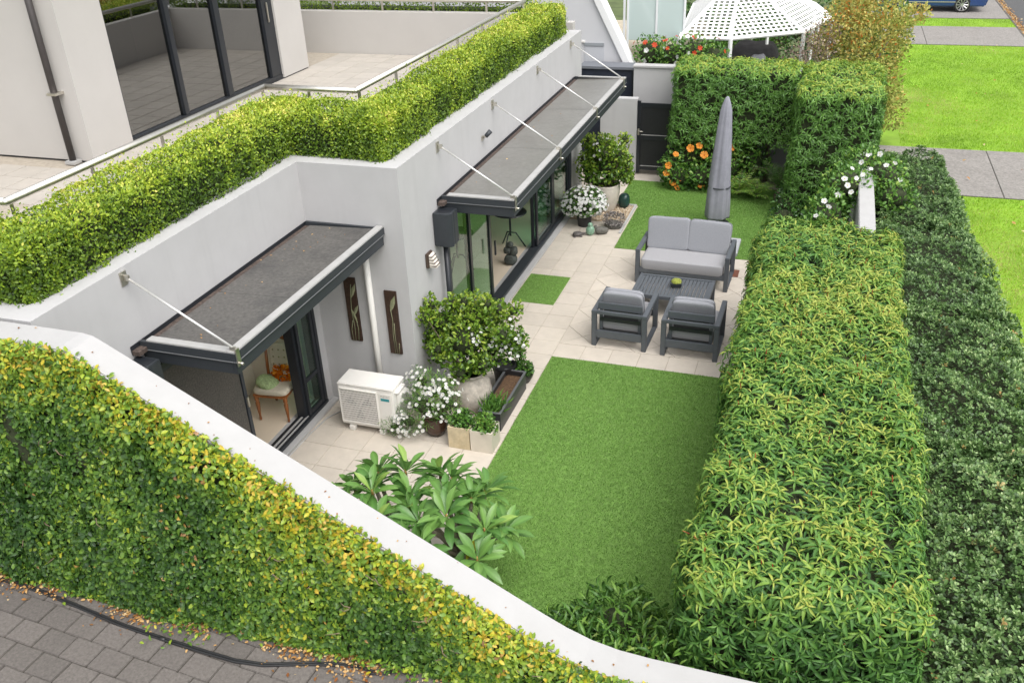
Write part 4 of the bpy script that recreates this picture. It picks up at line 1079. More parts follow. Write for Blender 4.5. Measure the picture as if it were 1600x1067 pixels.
# parked car on the far crossing
t = thing('parked_car', 'dark blue car parked across the far driveway', 'car', (3.70, 42.7, 0))
M_BLUE = mat('blue_car_paint', (0.012, 0.045, 0.16), 0.25, 0.05, 3, coat=1.0)
prof = [(-1.95, 0.24), (-2.0, 0.5), (-1.9, 0.78), (-1.1, 0.92), (-0.55, 1.38), (0.75, 1.44), (1.45, 1.02), (1.98, 0.86), (2.05, 0.5), (1.98, 0.24)]
def side(prof, y0, y1, inset=0.0):
    n = len(prof); v = []
    for y in (y0, y1):
        for x, z in prof:
            f = max(0, (z - 0.8)) * inset
            v.append((x, y + (f if y == y0 else -f), z))
    return MB().add(v, [tuple(range(n)), tuple(range(2 * n - 1, n - 1, -1))] + [(i, n + i, n + (i + 1) % n, (i + 1) % n) for i in range(n)])
side(prof, -0.86, 0.86, 0.28).build('body', M_BLUE, t, bevel=0.05, world=False, seg=3)
side([(-0.98, 0.94), (-0.52, 1.33), (0.72, 1.38), (1.30, 1.0)], -0.868, 0.868, 0.28).build('side_window', mat('car_glass', (0.02, 0.025, 0.03), 0.08), t, world=False)
B(-1.2, 1.2, -0.885, -0.86, 0.40, 0.43).build('side_trim', M_STEEL, t, bevel=0.004, world=False)
for x in (-1.13, 1.13):
    for s_ in (-1, 1):
        wh = MB().tube([(x, s_ * 0.70, 0.31), (x, s_ * 0.885, 0.31)], 0.31, 28).build('wheel', mat('tyre', (0.02, 0.02, 0.02), 0.8), t, smooth=False, world=False, bevel=0.03)
        mb = MB().tube([(x, s_ * 0.885, 0.31), (x, s_ * 0.892, 0.31)], 0.06, 12)
        for k in range(10):
            a = 2 * PI * k / 10
            p0 = Vector((x + 0.05 * math.cos(a), s_ * 0.892, 0.31 + 0.05 * math.sin(a))); p1 = Vector((x + 0.21 * math.cos(a), s_ * 0.888, 0.31 + 0.21 * math.sin(a)))
            mb.tube([p0, p1], [0.015, 0.022], 5)
        mb.tube([(x + 0.22 * math.cos(2 * PI * k / 24), s_ * 0.888, 0.31 + 0.22 * math.sin(2 * PI * k / 24)) for k in range(25)], 0.016, 5, caps=False)
        r = mb.build('rim', mat('alloy', (0.6, 0.6, 0.6), 0.3, metal=0.9), wh, world=False)
for s_ in (-1, 1):
    MB().superell((1.9, s_ * 0.62, 0.70), (0.12, 0.16, 0.08), 0.7, 0.7).build('headlight', mat('car_lamp', (0.8, 0.8, 0.8), 0.1), t, smooth=True, world=False)
    MB().superell((-1.93, s_ * 0.66, 0.70), (0.06, 0.13, 0.08), 0.7, 0.7).build('tail_lamp', mat('car_red_lamp', (0.4, 0.01, 0.01), 0.2), t, smooth=True, world=False)

# ================================================================== HEDGES
UP = np.array([0, 0, 1.0])
def rosettes(P, Nn, k, ln, spread=0.35, tipup=0.5, lv0=0.4, lvs=0.2):
    """k leaves drooping round every shoot tip; young ones stand up in the middle."""
    n = len(P)
    t1 = tangent(Nn); t2 = np.cross(Nn, t1)
    PP, DD, NL, SS, LV = [], [], [], [], []
    ph = rng.uniform(0, 6.28, n); base = np.clip(lv0 + rng.normal(0, lvs, n), 0, 1)
    for i in range(k):
        a = ph + i * 2.4 + rng.normal(0, 0.2, n)
        young = (i >= k - 3)
        el = (spread + rng.normal(0, 0.15, n)) if not young else (tipup + rng.normal(0, 0.2, n))
        rd = np.cos(a)[:, None] * t1 + np.sin(a)[:, None] * t2
        d = rd * np.cos(el)[:, None] + Nn * np.sin(el)[:, None]
        PP.append(P - Nn * (0.02 * (k - 1 - i) / k)[None] if False else P - Nn * (0.045 * (k - 1 - i) / k))
        DD.append(d); NL.append(unit(Nn * 1.0 + rng.normal(0, 0.22, (n, 3)) - d * 0.1))
        SS.append(ln * rng.uniform(0.6, 1.28, n) * (0.68 if young else 1.0))
        LV.append(np.clip(base * (0.75 if not young else 1.0) + (0.30 if young else 0.0) + rng.normal(0, 0.07, n), 0, 1))
    return np.concatenate(PP), np.concatenate(DD), np.concatenate(NL), np.concatenate(SS), np.concatenate(LV)

# --- big clipped hedge on the street side
M_VIB = leaf_mat('viburnum_leaf', [(0, (0.032, 0.090, 0.024)), (0.35, (0.080, 0.20, 0.042)), (0.6, (0.155, 0.31, 0.055)), (0.82, (0.26, 0.40, 0.065)), (1, (0.40, 0.45, 0.085))], 0.45, 0.28, 0.4)
hv = thing('clipped_hedge', 'long flat topped hedge of pointed drooping leaves beside the lawn', 'hedge', (0.3, 9.2, 0))
box = (-0.62, 1.27, 5.35, 13.15, 0.15, 1.80)
B(-0.50, 0.74, 5.50, 13.05, 0.25, 1.66).box(0.99, 1.16, 5.5, 13.05, 0.25, 1.62).box(0.74, 0.99, 5.5, 13.05, 1.505, 1.64).build('inner_twigs', M_TWIG, hv)
P, Nn, dp = box_skin(box, 150, 'xXyYZ', 0.22, 0.11, 1.9, 0.05, {'x': 0.8, 'X': 0.5, 'y': 1.1, 'Y': 0.6, 'Z': 1.15})
Nn = unit(Nn + UP * 0.45 * (1 - np.abs(Nn[:, 2:3])) + rng.normal(0, 0.2, Nn.shape))
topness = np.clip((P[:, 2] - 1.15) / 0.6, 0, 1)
band = np.clip(1 - np.abs(P[:, 1] - 10.6) / 1.0, 0, 1)  # pale stretch: glare off new leaves put into the leaf colour
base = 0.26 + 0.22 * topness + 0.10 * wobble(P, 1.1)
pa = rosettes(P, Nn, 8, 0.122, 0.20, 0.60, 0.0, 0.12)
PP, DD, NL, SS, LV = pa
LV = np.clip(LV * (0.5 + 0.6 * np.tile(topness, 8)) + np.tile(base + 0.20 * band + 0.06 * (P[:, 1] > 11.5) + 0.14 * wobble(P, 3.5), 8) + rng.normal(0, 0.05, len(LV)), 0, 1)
DP = np.tile(dp, 8)
# droop with gravity
DD = unit(DD + np.array([0, 0, -0.22]))
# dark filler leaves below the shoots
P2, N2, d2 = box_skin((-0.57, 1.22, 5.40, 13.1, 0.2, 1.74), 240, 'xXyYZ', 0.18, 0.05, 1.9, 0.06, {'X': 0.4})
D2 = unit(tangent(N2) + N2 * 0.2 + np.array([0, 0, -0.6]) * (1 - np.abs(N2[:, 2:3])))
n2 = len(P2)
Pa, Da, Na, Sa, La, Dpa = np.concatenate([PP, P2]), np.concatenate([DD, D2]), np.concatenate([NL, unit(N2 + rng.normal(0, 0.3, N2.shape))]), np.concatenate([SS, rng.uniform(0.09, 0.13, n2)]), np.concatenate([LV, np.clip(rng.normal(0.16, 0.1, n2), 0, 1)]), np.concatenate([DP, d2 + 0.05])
pick = seen_largest(Pa, Sa, Dpa, 300)
rest = np.setdiff1d(np.arange(len(Pa)), pick)
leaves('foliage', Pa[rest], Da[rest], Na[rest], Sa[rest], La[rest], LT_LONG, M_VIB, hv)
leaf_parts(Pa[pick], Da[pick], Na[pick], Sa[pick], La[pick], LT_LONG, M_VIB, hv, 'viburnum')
M_RED = mat('red_shoot', (0.30, 0.055, 0.02), 0.6, 0.2, 30)
# reddish shoot tips
mb = MB()
for i in rng.choice(len(P), 420, replace=False):
    if dp[i] > 0.03: continue
    a = P[i]; b = a + Nn[i] * 0.035
    mb.tube([a - Nn[i] * 0.03, b], [0.006, 0.0035], 4)
o = mb.build('shoot_tips', M_RED, hv); o['kind'] = 'stuff'
for x, y in ((0.55, 5.6), (0.68, 5.75), (0.2, 5.9), (-0.2, 6.6), (0.1, 7.4), (-0.1, 8.6), (0.1, 9.9), (-0.1, 11.3), (0.2, 12.4)):
    MB().tube([(x, y, -0.02), (x + 0.03, y + 0.02, 0.5), (x + random.uniform(-.15, .15), y + random.uniform(-.1, .1), 1.0), (x + random.uniform(-.35, .35), y + random.uniform(-.2, .2), 1.5)], [0.035, 0.03, 0.022, 0.01], 8).build('trunk', M_BARK, hv, smooth=True)
for p in ([(0.62, 5.55, 0.55), (0.75, 5.38, 0.8), (0.80, 5.30, 1.05)], [(0.65, 5.5, 0.6), (0.88, 5.36, 0.78), (1.02, 5.34, 0.95)], [(0.55, 5.5, 0.45), (0.3, 5.34, 0.62), (0.12, 5.30, 0.8)]):
    MB().tube(p, [0.016, 0.012, 0.007], 6).build('branch', M_BARK, hv, smooth=True)

# --- rear hedges on the back wall
M_VIB2 = leaf_mat('rear_hedge_leaf', [(0, (0.045, 0.11, 0.022)), (0.35, (0.105, 0.24, 0.040)), (0.6, (0.17, 0.34, 0.050)), (0.82, (0.27, 0.41, 0.05)), (1, (0.45, 0.48, 0.07))], 0.36, 0.22, 0.5)
def rear_hedge(label, box, faces, loc, seed_d=150):
    t = thing('clipped_hedge', label, 'hedge', loc)
    x0, x1, y0, y1, z0, z1 = box
    B(x0 + 0.10, x1 - 0.10, y0 + 0.12, y1 - 0.06, z0 + 0.12, z1 - 0.12).build('inner_twigs', M_TWIG, t)
    P, Nn, dp = box_skin(box, seed_d, faces, 0.16, 0.07, 2.2, 0.06)
    low = P[:, 2] < z0 + 0.16
    keep = ~(low & (rng.random(len(P)) < 0.5)); P, Nn, dp = P[keep], Nn[keep], dp[keep]
    Nn = unit(Nn + UP * 0.35 * (1 - np.abs(Nn[:, 2:3])) + rng.normal(0, 0.25, Nn.shape))
    top = np.clip((P[:, 2] - (z1 - 0.22)) / 0.2, 0, 1)
    PP, DD, NL, SS, LV = rosettes(P, Nn, 7, 0.115, 0.25, 0.6, 0.0, 0.12)
    LV = np.clip(LV * (0.45 + 0.5 * np.tile(top, 7)) + np.tile(0.27 + 0.32 * top + 0.10 * wobble(P, 1.4), 7), 0, 1)
    leaves('foliage', PP, unit(DD + np.array([0, 0, -0.3])), NL, SS, LV, LT_LONG, M_VIB2, t)
    return t
h1 = rear_hedge('raised hedge clipped square along the rear wall beside the gate', (-2.98, -0.42, 19.0, 20.22, 0.95, 2.60), 'xyZ', (-1.7, 19.6, 0))
h2 = rear_hedge('bulky block of clipped hedge at the rear street corner', (-0.46, 1.05, 17.55, 20.22, 0.15, 2.58), 'xXyYZ', (0.3, 18.8, 0))
for x, y in ((-1.0, 19.9), (-2.1, 19.9)):
    MB().tube([(x, y, -0.02), (x + 0.02, y, 0.6), (x - 0.05, y, 1.2)], [0.05, 0.045, 0.03], 8).build('trunk', M_BARK, h1, smooth=True)
for x, y in ((0.1, 18.4), (0.6, 19.4)):
    MB().tube([(x, y, -0.02), (x + 0.02, y, 0.6), (x - 0.05, y, 1.2)], [0.06, 0.05, 0.03], 8).build('trunk', M_BARK, h2, smooth=True)

# --- street shrubs (small round grey green leaves)
M_RAPH = leaf_mat('street_shrub_leaf', [(0, (0.04, 0.085, 0.026)), (0.35, (0.105, 0.20, 0.055)), (0.65, (0.215, 0.34, 0.115)), (0.86, (0.38, 0.48, 0.22)), (0.95, (0.36, 0.30, 0.10)), (1, (0.42, 0.20, 0.07))], 0.42, 0.15, 0.5)
def street_shrub(label, y0, y1, xr, z1, x0=1.0, dens=520, parts=0, loc=None, tp=LT_OBOV, ln=0.055):
    t = thing('street_shrub', label, 'shrub', loc or ((x0 + xr) / 2, (y0 + y1) / 2, 0))
    B(x0 + 0.15, xr - 0.28, y0 + 0.15, y1 - 0.15, 0.0, z1 - 0.24).build('inner_twigs', M_TWIG, t)
    P, Nn, dp = box_skin((x0, xr, y0, y1, 0.0, z1), dens / 3.4, 'xXyYZ', 0.42, 0.20, 1.7, 0.07, {'x': 0.5})
    Nn = unit(Nn + UP * 0.4 * (1 - np.abs(Nn[:, 2:3])) + rng.normal(0, 0.45, Nn.shape))
    PP, DD, NL, SS, LV = rosettes(P, Nn, 8, ln, 0.45, 0.9, 0.60, 0.16)
    LV = np.clip(LV * 0.75 + 0.20 * np.tile(wobble(P, 1.7), 8) - np.tile(dp, 8) * 0.8, 0, 0.88)
    odd = np.tile(rng.random(len(P)) < 0.02, 8) & (rng.random(len(LV)) < 0.5); LV[odd] = rng.uniform(0.92, 1, odd.sum())
    DP = np.tile(dp, 8)
    # underlayer
    P2, N2, d2 = box_skin((x0 + 0.05, xr - 0.05, y0 + 0.05, y1 - 0.05, 0.0, z1 - 0.06), dens * 1.1, 'xXyYZ', 0.40, 0.18, 1.7, 0.05, {'x': 0.4})
    k = len(P2)
    Pa, Da, Na, Sa, La = np.concatenate([PP, P2]), np.concatenate([DD, unit(tangent(N2) + N2 * 0.4)]), np.concatenate([NL, unit(N2 + rng.normal(0, 0.5, N2.shape))]), np.concatenate([SS, rng.uniform(0.8, 1.1, k) * ln]), np.concatenate([LV, np.clip(rng.normal(0.18, 0.1, k), 0, 1)])
    if parts:
        pick = seen_largest(Pa, Sa, np.concatenate([DP, d2 + 0.05]), parts)
        leaf_parts(Pa[pick], Da[pick], Na[pick], Sa[pick], La[pick], tp, M_RAPH, t, 'shrub')
        rest = np.setdiff1d(np.arange(len(Pa)), pick)
        Pa, Da, Na, Sa, La = Pa[rest], Da[rest], Na[rest], Sa[rest], La[rest]
    leaves('foliage', Pa, Da, Na, Sa, La, tp, M_RAPH, t)
    return t
street_shrub('grey green shrub with rounded leaves filling the corner nearest the viewer', 4.6, 9.0, 2.62, 1.12, dens=900, parts=300, ln=0.058)
street_shrub('grey green street shrub midway along the big hedge', 8.8, 12.4, 2.80, 1.06, dens=700, ln=0.056)
street_shrub('grey green street shrub where the white wall top shows', 12.2, 15.6, 2.72, 1.10, dens=600, ln=0.054)
street_shrub('darker street shrub at the far end by the concrete crossing', 15.4, 19.2, 2.55, 1.18, dens=520, ln=0.056)

# --- clipped box hedge in the terrace planter
M_BOX = leaf_mat('box_leaf', [(0, (0.040, 0.085, 0.010)), (0.3, (0.125, 0.22, 0.018)), (0.55, (0.275, 0.395, 0.030)), (0.8, (0.475, 0.56, 0.055)), (1, (0.70, 0.62, 0.16))], 0.4, 0.28, 0.4)
hb = thing('box_hedge', 'yellow green clipped box hedge filling the terrace planter', 'hedge', (-6.6, 8.0, 3.30))
BX = [(-9.6, -6.24, 5.26, 6.02, 3.28, 3.93), (-6.98, -6.24, 5.26, 10.45, 3.28, 3.96), (-6.98, -4.93, 9.60, 10.48, 3.28, 3.95), (-5.62, -4.92, 9.60, 17.85, 3.28, 3.97)]
mb = MB()
mb.box(-9.6, -6.45, 5.40, 5.92, 3.29, 3.78).box(-6.85, -6.40, 5.92, 9.72, 3.29, 3.80).box(-6.85, -5.08, 9.72, 10.36, 3.29, 3.79).box(-5.5, -5.08, 10.36, 17.7, 3.29, 3.81)
mb.build('inner_twigs', M_TWIG, hb)
AP, AN, AD = [], [], []
for bi, bx in enumerate(BX):
    P, Nn, dp = box_skin(bx, 3900 if bi else 2600, 'xXyYZ', 0.15, 0.055, 2.4, 0.05, {'x': 0.25, 'Y': 0.5 if bi in (0, 2) else 1.0})
    ins = np.zeros(len(P), bool)
    for bj, b2 in enumerate(BX):
        if bj == bi: continue
        m_ = 0.10
        ins |= (P[:, 0] > b2[0] + m_) & (P[:, 0] < b2[1] - m_) & (P[:, 1] > b2[2] + m_) & (P[:, 1] < b2[3] - m_) & (P[:, 2] < b2[5] - m_)
    AP.append(P[~ins]); AN.append(Nn[~ins]); AD.append(dp[~ins])
P, Nn, dp = np.concatenate(AP), np.concatenate(AN), np.concatenate(AD)
n = len(P)
# sprigs sticking out of the skin
sprig = rng.random(n) < 0.12
P = P + Nn * (sprig * np.abs(rng.normal(0, 0.035, n)))[:, None] + UP * (sprig * np.abs(rng.normal(0, 0.03, n)))[:, None]
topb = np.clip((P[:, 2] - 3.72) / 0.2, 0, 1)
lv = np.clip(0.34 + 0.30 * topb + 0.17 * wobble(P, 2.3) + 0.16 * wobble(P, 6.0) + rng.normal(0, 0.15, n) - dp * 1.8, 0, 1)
D = unit(tangent(Nn) * 0.9 + Nn * rng.uniform(0, 0.9, (n, 1)) + UP * 0.35)
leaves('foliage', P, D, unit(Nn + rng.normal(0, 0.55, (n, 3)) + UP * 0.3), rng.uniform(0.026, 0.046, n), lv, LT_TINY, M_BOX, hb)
# hedge beyond the terrace's far wall
hb2 = thing('box_hedge', 'low hedge behind the far wall of the terrace', 'hedge', (-9, 18.3, 3.4))
B(-13.5, -5.9, 18.12, 18.52, 3.38, 3.80).build('inner_twigs', M_TWIG, hb2)
P, Nn, dp = box_skin((-13.5, -5.75, 18.06, 18.6, 3.36, 4.08), 1500, 'yXZ', 0.12, 0.05, 2.4, 0.05)
n = len(P)
leaves('foliage', P, unit(tangent(Nn) + Nn * 0.5), unit(Nn + rng.normal(0, 0.5, (n, 3))), rng.uniform(0.035, 0.055, n), np.clip(0.34 + 0.12 * wobble(P, 3) + rng.normal(0, 0.14, n), 0, 1), LT_TINY, M_BOX, hb2)

# --- ivy on the driveway face of the sloping wall
M_IVY = leaf_mat('ivy_leaf', [(0, (0.025, 0.070, 0.014)), (0.3, (0.075, 0.165, 0.026)), (0.52, (0.165, 0.29, 0.038)), (0.72, (0.36, 0.46, 0.045)), (0.87, (0.58, 0.47, 0.035)), (0.95, (0.58, 0.36, 0.10)), (1, (0.42, 0.24, 0.12))], 0.4, 0.28, 0.45)
iv = thing('ivy_screen', 'thick climbing fig covering the driveway side of the sloping wall', 'climber', (-4, 4.5, DZ))
def wall_top(x): return np.interp(x, [p[0] for p in WL], [p[1] for p in WL])
XA, XB = -8.0, 0.8
area_n = 36000
Px = rng.uniform(XA, XB, area_n * 3); Pz = rng.uniform(DZ, 3.5, area_n * 3)
wt = wall_top(Px) + 0.012
k = Pz < wt
Px, Pz, wt = Px[k], Pz[k], wt[k]
n = len(Px)
hfrac = (wt - Pz)
thick = 0.13 + 0.17 * np.clip((hfrac) / 1.6, 0, 1) ** 0.8
Y = 4.70 - thick
# rounded shoulder at the top
sh = np.clip(1 - hfrac / 0.16, 0, 1)
Y = Y + sh ** 2 * thick * 0.95
P = np.stack([Px, Y, Pz], 1)
Nn = unit(np.stack([np.zeros(n), -np.ones(n), 0.22 + sh * 1.5], 1))
dp = np.minimum(rng.exponential(0.035, n), 0.14) * rng.integers(0, 2, n)
P = P + Nn * (0.07 * wobble(P, 2.6) + 0.035 * wobble(P, 7.0) - dp)[:, None]
P[:, 1] = np.minimum(P[:, 1], 4.705)
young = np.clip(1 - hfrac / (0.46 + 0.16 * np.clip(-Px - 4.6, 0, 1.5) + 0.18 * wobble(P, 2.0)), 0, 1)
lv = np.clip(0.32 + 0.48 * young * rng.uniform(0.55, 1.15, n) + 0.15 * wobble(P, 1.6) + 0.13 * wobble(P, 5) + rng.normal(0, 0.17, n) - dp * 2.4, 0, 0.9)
br = ((wobble(P * 1.3 + 5, 2.6) > 0.55) & (rng.random(n) < 0.06)) | (rng.random(n) < 0.002)
lv[br] = rng.uniform(0.93, 1.0, br.sum())
D = unit(tangent(Nn) * 0.8 + np.array([0, -0.25, -0.35]) + rng.normal(0, 0.25, (n, 3)))
NL = unit(Nn + rng.normal(0, 0.45, (n, 3)) + UP * 0.25)
S = rng.uniform(0.030, 0.066, n)
# leaves folded over the wall's edge
m4 = 5200
x4 = rng.uniform(XA, XB, m4)
P4 = np.stack([x4, 4.665 + rng.uniform(-0.09, 0.05, m4), wall_top(x4) + rng.uniform(-0.05, 0.022, m4)], 1)
P = np.concatenate([P, P4]); D = np.concatenate([D, unit(rng.normal(0, 1, (m4, 3)) + np.array([0, -0.3, 0.2]))]); NL = np.concatenate([NL, unit(np.array([0, -0.5, 1.0]) + rng.normal(0, 0.4, (m4, 3)))])
S = np.concatenate([S, rng.uniform(0.035, 0.062, m4)]); lv = np.concatenate([lv, np.clip(rng.normal(0.66, 0.17, m4), 0, 0.92)]); dp = np.concatenate([dp, np.zeros(m4)])
# trailing bits over the paving at the foot
m3 = 900
xf = rng.uniform(-7.5, -1.5, m3); rch = np.abs(rng.normal(0, 0.09, m3)) * (0.4 + np.clip(np.sin(xf * 5.1) + np.sin(xf * 2.3), 0, 1.4))
P3 = np.stack([xf, 4.44 - rch, DZ + 0.02 + rng.uniform(0, 0.06, m3)], 1)
P = np.concatenate([P, P3]); D = np.concatenate([D, unit(rng.normal(0, 1, (m3, 3)) * np.array([1, 1, .3]))]); NL = np.concatenate([NL, unit(UP + rng.normal(0, 0.3, (m3, 3)))])
S = np.concatenate([S, rng.uniform(0.03, 0.055, m3)]); lv = np.concatenate([lv, np.clip(rng.normal(0.45, 0.15, m3), 0, 0.85)]); dp = np.concatenate([dp, np.zeros(m3)])
pick = seen_largest(P, S, dp, 300)
rest = np.setdiff1d(np.arange(len(P)), pick)
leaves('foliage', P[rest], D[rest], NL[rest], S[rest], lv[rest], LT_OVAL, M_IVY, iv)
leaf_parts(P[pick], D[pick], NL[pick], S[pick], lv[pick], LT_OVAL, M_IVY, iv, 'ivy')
# matted stems behind the leaves
xs = np.linspace(XA, XB, 45); v, f = [], []
for x in xs:
    w_ = float(wall_top(x))
    v += [(x, 4.698, DZ - 0.01), (x, 4.50, DZ - 0.01), (x, 4.52, max(DZ + 0.02, w_ - 0.9)), (x, 4.63, max(DZ + 0.04, w_ - 0.20)), (x, 4.698, max(DZ + 0.05, w_ - 0.12))]
for i in range(len(xs) - 1):
    for j in range(5):
        a, b = i * 5 + j, i * 5 + (j + 1) % 5
        f.append((a, b, b + 5, a + 5))
MB().add(v, f).build('matted_stems', M_TWIG, iv)
mb = MB()
for _ in range(46):
    x = random.uniform(-7, -1.3); w_ = float(wall_top(x)); z = random.uniform(DZ + 0.1, max(DZ + 0.15, w_ - 0.15))
    y = 4.70 - (0.13 + 0.17 * min(1, max(0, w_ - z) / 1.6) ** 0.8) - 0.02; p = Vector((x, y, z)); d = Vector((random.uniform(-1, 1), -0.15, random.uniform(-1, 0.6))).normalized()
    mb.tube([p, p + d * 0.05 + Vector((0, -0.005, 0)), p + d * 0.10 + Vector((random.uniform(-.03, .03), 0.01, random.uniform(-.03, .03)))], [0.005, 0.004, 0.002], 4)
o = mb.build('bare_stems', mat('dry_stem', (0.20, 0.15, 0.10), 0.9, 0.2, 30), iv); o['kind'] = 'stuff'
# dry leaf litter along the foot of the ivy
M_DRY = leaf_mat('dry_leaf', [(0, (0.20, 0.07, 0.02)), (0.4, (0.42, 0.22, 0.07)), (0.8, (0.60, 0.40, 0.18)), (1, (0.68, 0.54, 0.32))], 0.8, 0.15, 0.2)
n = 4200
x = rng.uniform(-7.2, -2.2, n); dens = np.clip(0.5 + 0.6 * np.sin(x * 3.7 + 1) + 0.4 * np.sin(x * 8.1), 0.05, 1.5)
k = rng.random(n) * 1.5 < dens; x = x[k]; n = len(x)
y = 4.46 - np.abs(rng.normal(0, 0.10, n))
P = np.stack([x, y, DZ + 0.006 + rng.uniform(0, 0.02, n)], 1)
lt = leaves('leaf_litter', P, unit(rng.normal(0, 1, (n, 3)) * np.array([1, 1, 0.25])), unit(UP + rng.normal(0, 0.35, (n, 3))), rng.uniform(0.018, 0.045, n), rng.uniform(0, 1, n), LT_OVAL, M_DRY)
lt['label'] = 'drift of dry brown leaves on the pavers below the climber'; lt['category'] = 'leaf litter'
# litter in the gutter by the road and fallen leaves on the street lawn
n = 1800
P = np.stack([6.5 + np.abs(rng.normal(0, 0.10, n)), rng.uniform(30, 50, n), np.full(n, 0.045)], 1)
lt = leaves('leaf_litter', P, unit(rng.normal(0, 1, (n, 3)) * np.array([1, 1, 0.2])), unit(UP + rng.normal(0, 0.3, (n, 3))), rng.uniform(0.05, 0.09, n), rng.uniform(0, 1, n), LT_OVAL, M_DRY)
lt['label'] = 'brown leaves gathered along the road edge'; lt['category'] = 'leaf litter'
n = 60
P = np.stack([rng.uniform(2.4, 6, n), rng.uniform(10, 36, n), np.full(n, 0.05)], 1)
lt = leaves('leaf_litter', P, unit(rng.normal(0, 1, (n, 3)) * np.array([1, 1, 0.2])), unit(UP + rng.normal(0, 0.3, (n, 3))), rng.uniform(0.05, 0.10, n), rng.uniform(0, 1, n), LT_OVAL, M_DRY)
lt['label'] = 'scattered fallen leaves on the bright street lawn'; lt['category'] = 'leaf litter'

# bits of leaf blown onto the canopies and the wall top
for cn, x0, x1, y0, y1, zz, k in (('door_canopy', XS + 0.1, -5.05, 6.3, 9.3, 2.668, 24), ('door_canopy.001', XW + 0.1, -3.76, 10.8, 17.4, 2.668, 24)):
    par = bpy.data.objects[cn]; xx = x0 + (x1 - x0) * rng.beta(1, 2.2, k)
    P = np.stack([xx, rng.uniform(y0, y1, k), zz - 0.02 + 0.03 * (xx - x0) / (x1 - x0) + 0.002], 1)
    leaves('leaf_debris', P, unit(rng.normal(0, 1, (k, 3)) * np.array([1, 1, 0.1])), unit(UP + rng.normal(0, 0.2, (k, 3))), rng.uniform(0.012, 0.035, k), rng.uniform(0.2, 1, k), LT_OVAL, M_DRY, par)
k = 26
x4 = rng.uniform(-6.4, 0.2, k)
P = np.stack([x4, rng.uniform(4.74, 4.97, k), wall_top(x4) + 0.006], 1)
leaves('leaf_debris', P, unit(rng.normal(0, 1, (k, 3)) * np.array([1, 1, 0.1])), unit(UP + rng.normal(0, 0.2, (k, 3))), rng.uniform(0.012, 0.03, k), rng.uniform(0, 0.7, k), LT_OVAL, M_DRY, bw)

# black hose along the driveway edge
hp = [(-6.9, 4.40), (-6.65, 4.38), (-6.42, 4.38), (-6.05, 4.35), (-5.59, 4.29), (-5.15, 4.23), (-4.71, 4.2), (-4.3, 4.18), (-3.98, 4.17), (-3.73, 4.2), (-3.4, 4.31), (-3.13, 4.38), (-3.01, 4.40), (-2.83, 4.38), (-2.7, 4.42)]
hs = thing('garden_hose', 'pair of black irrigation hoses snaking along the pavers below the climber', 'hose', (-4.5, 4.2, DZ))
for dy, dz in ((0, 0.012), (-0.021, 0.012)):
    MB().tube([(x, y - 0.012 + dy, DZ + dz) for x, y in hp], 0.0105, 8).build('hose_line', M_PLBLACK, hs, smooth=True)
MB().tube([(-4.74, 4.175, DZ + 0.013), (-4.68, 4.172, DZ + 0.013)], 0.016, 8).build('hose_joiner', M_PLBLACK, hs, smooth=True)

# ================================================================== PLANTS AND POTS
# --- frangipani behind the sloping wall: every leaf is its own part
M_FRAN = leaf_mat('frangipani_leaf', [(0, (0.045, 0.125, 0.03)), (0.4, (0.11, 0.255, 0.058)), (0.75, (0.20, 0.37, 0.088)), (0.93, (0.36, 0.50, 0.11)), (1, (0.62, 0.52, 0.05))], 0.33, 0.30, 0.5)
M_FST = mat('frangipani_stem', (0.30, 0.26, 0.20), 0.8, 0.2, 20, 0.3, 60)
M_TIP = mat('frangipani_tip', (0.34, 0.20, 0.06), 0.7, 0.2, 20)
def frangipani(label, base, heads, nl=17):
    t = thing('frangipani', label, 'shrub', (*base, 0))
    trunk_top = Vector((base[0], base[1], 0.45))
    MB().tube([(base[0], base[1], -0.02), (base[0] + 0.02, base[1], 0.25), trunk_top], [0.055, 0.05, 0.045], 10).build('trunk', M_FST, t, smooth=True)
    P, D, NL, S, LV = [], [], [], [], []
    for hx, hy, hz in heads:
        hz -= 0.16; hy -= 0.06; hx -= 0.10
        h = Vector((hx, hy, hz))
        mid = (trunk_top + h) / 2 + Vector((0, 0, 0.02)) + (h - trunk_top).cross(Vector((0, 0, 1))) * 0.08
        MB().tube([trunk_top - Vector((0, 0, 0.05)), mid, h], [0.032, 0.026, 0.020], 8).build('branch', M_FST, t, smooth=True)
        MB().tube([h, h + Vector((0, 0, 0.07))], [0.018, 0.008], 6).build('growing_tip', M_TIP, t, smooth=True)
        tilt = (Vector((hx - base[0], hy - base[1], 1.1))).normalized()
        ax = np.array(tilt); a0 = rng.uniform(0, 6.28)
        t1 = unit(np.cross(ax, np.array([0.3, 0.9, 0.1]))); t2 = np.cross(ax, t1)
        for k in range(nl):
            a = a0 + k * 2.39996 + rng.normal(0, 0.15)
            f = k / (nl - 1)
            el = -0.05 + 0.92 * f + rng.normal(0, 0.10)          # outer leaves lie flat, inner ones stand up
            rd = math.cos(a) * t1 + math.sin(a) * t2
            d = rd * math.cos(el) + ax * math.sin(el)
            P.append(np.array(h) + ax * (0.06 * f) + rd * 0.012); D.append(d); NL.append(ax * math.cos(el) - rd * math.sin(el) + rng.normal(0, 0.12, 3))
            S.append((0.345 - 0.09 * abs(f - 0.3)) * rng.uniform(0.85, 1.12)); LV.append(0.42 + 0.25 * f + rng.normal(0, 0.13))
    LV = np.clip(np.array(LV), 0, 0.9)
    LV[rng.integers(0, len(LV), 1)] = 1.0
    leaf_parts(np.array(P), unit(np.array(D)), unit(np.array(NL)), np.array(S), LV, LT_FRAN, M_FRAN, t, 'frangipani')
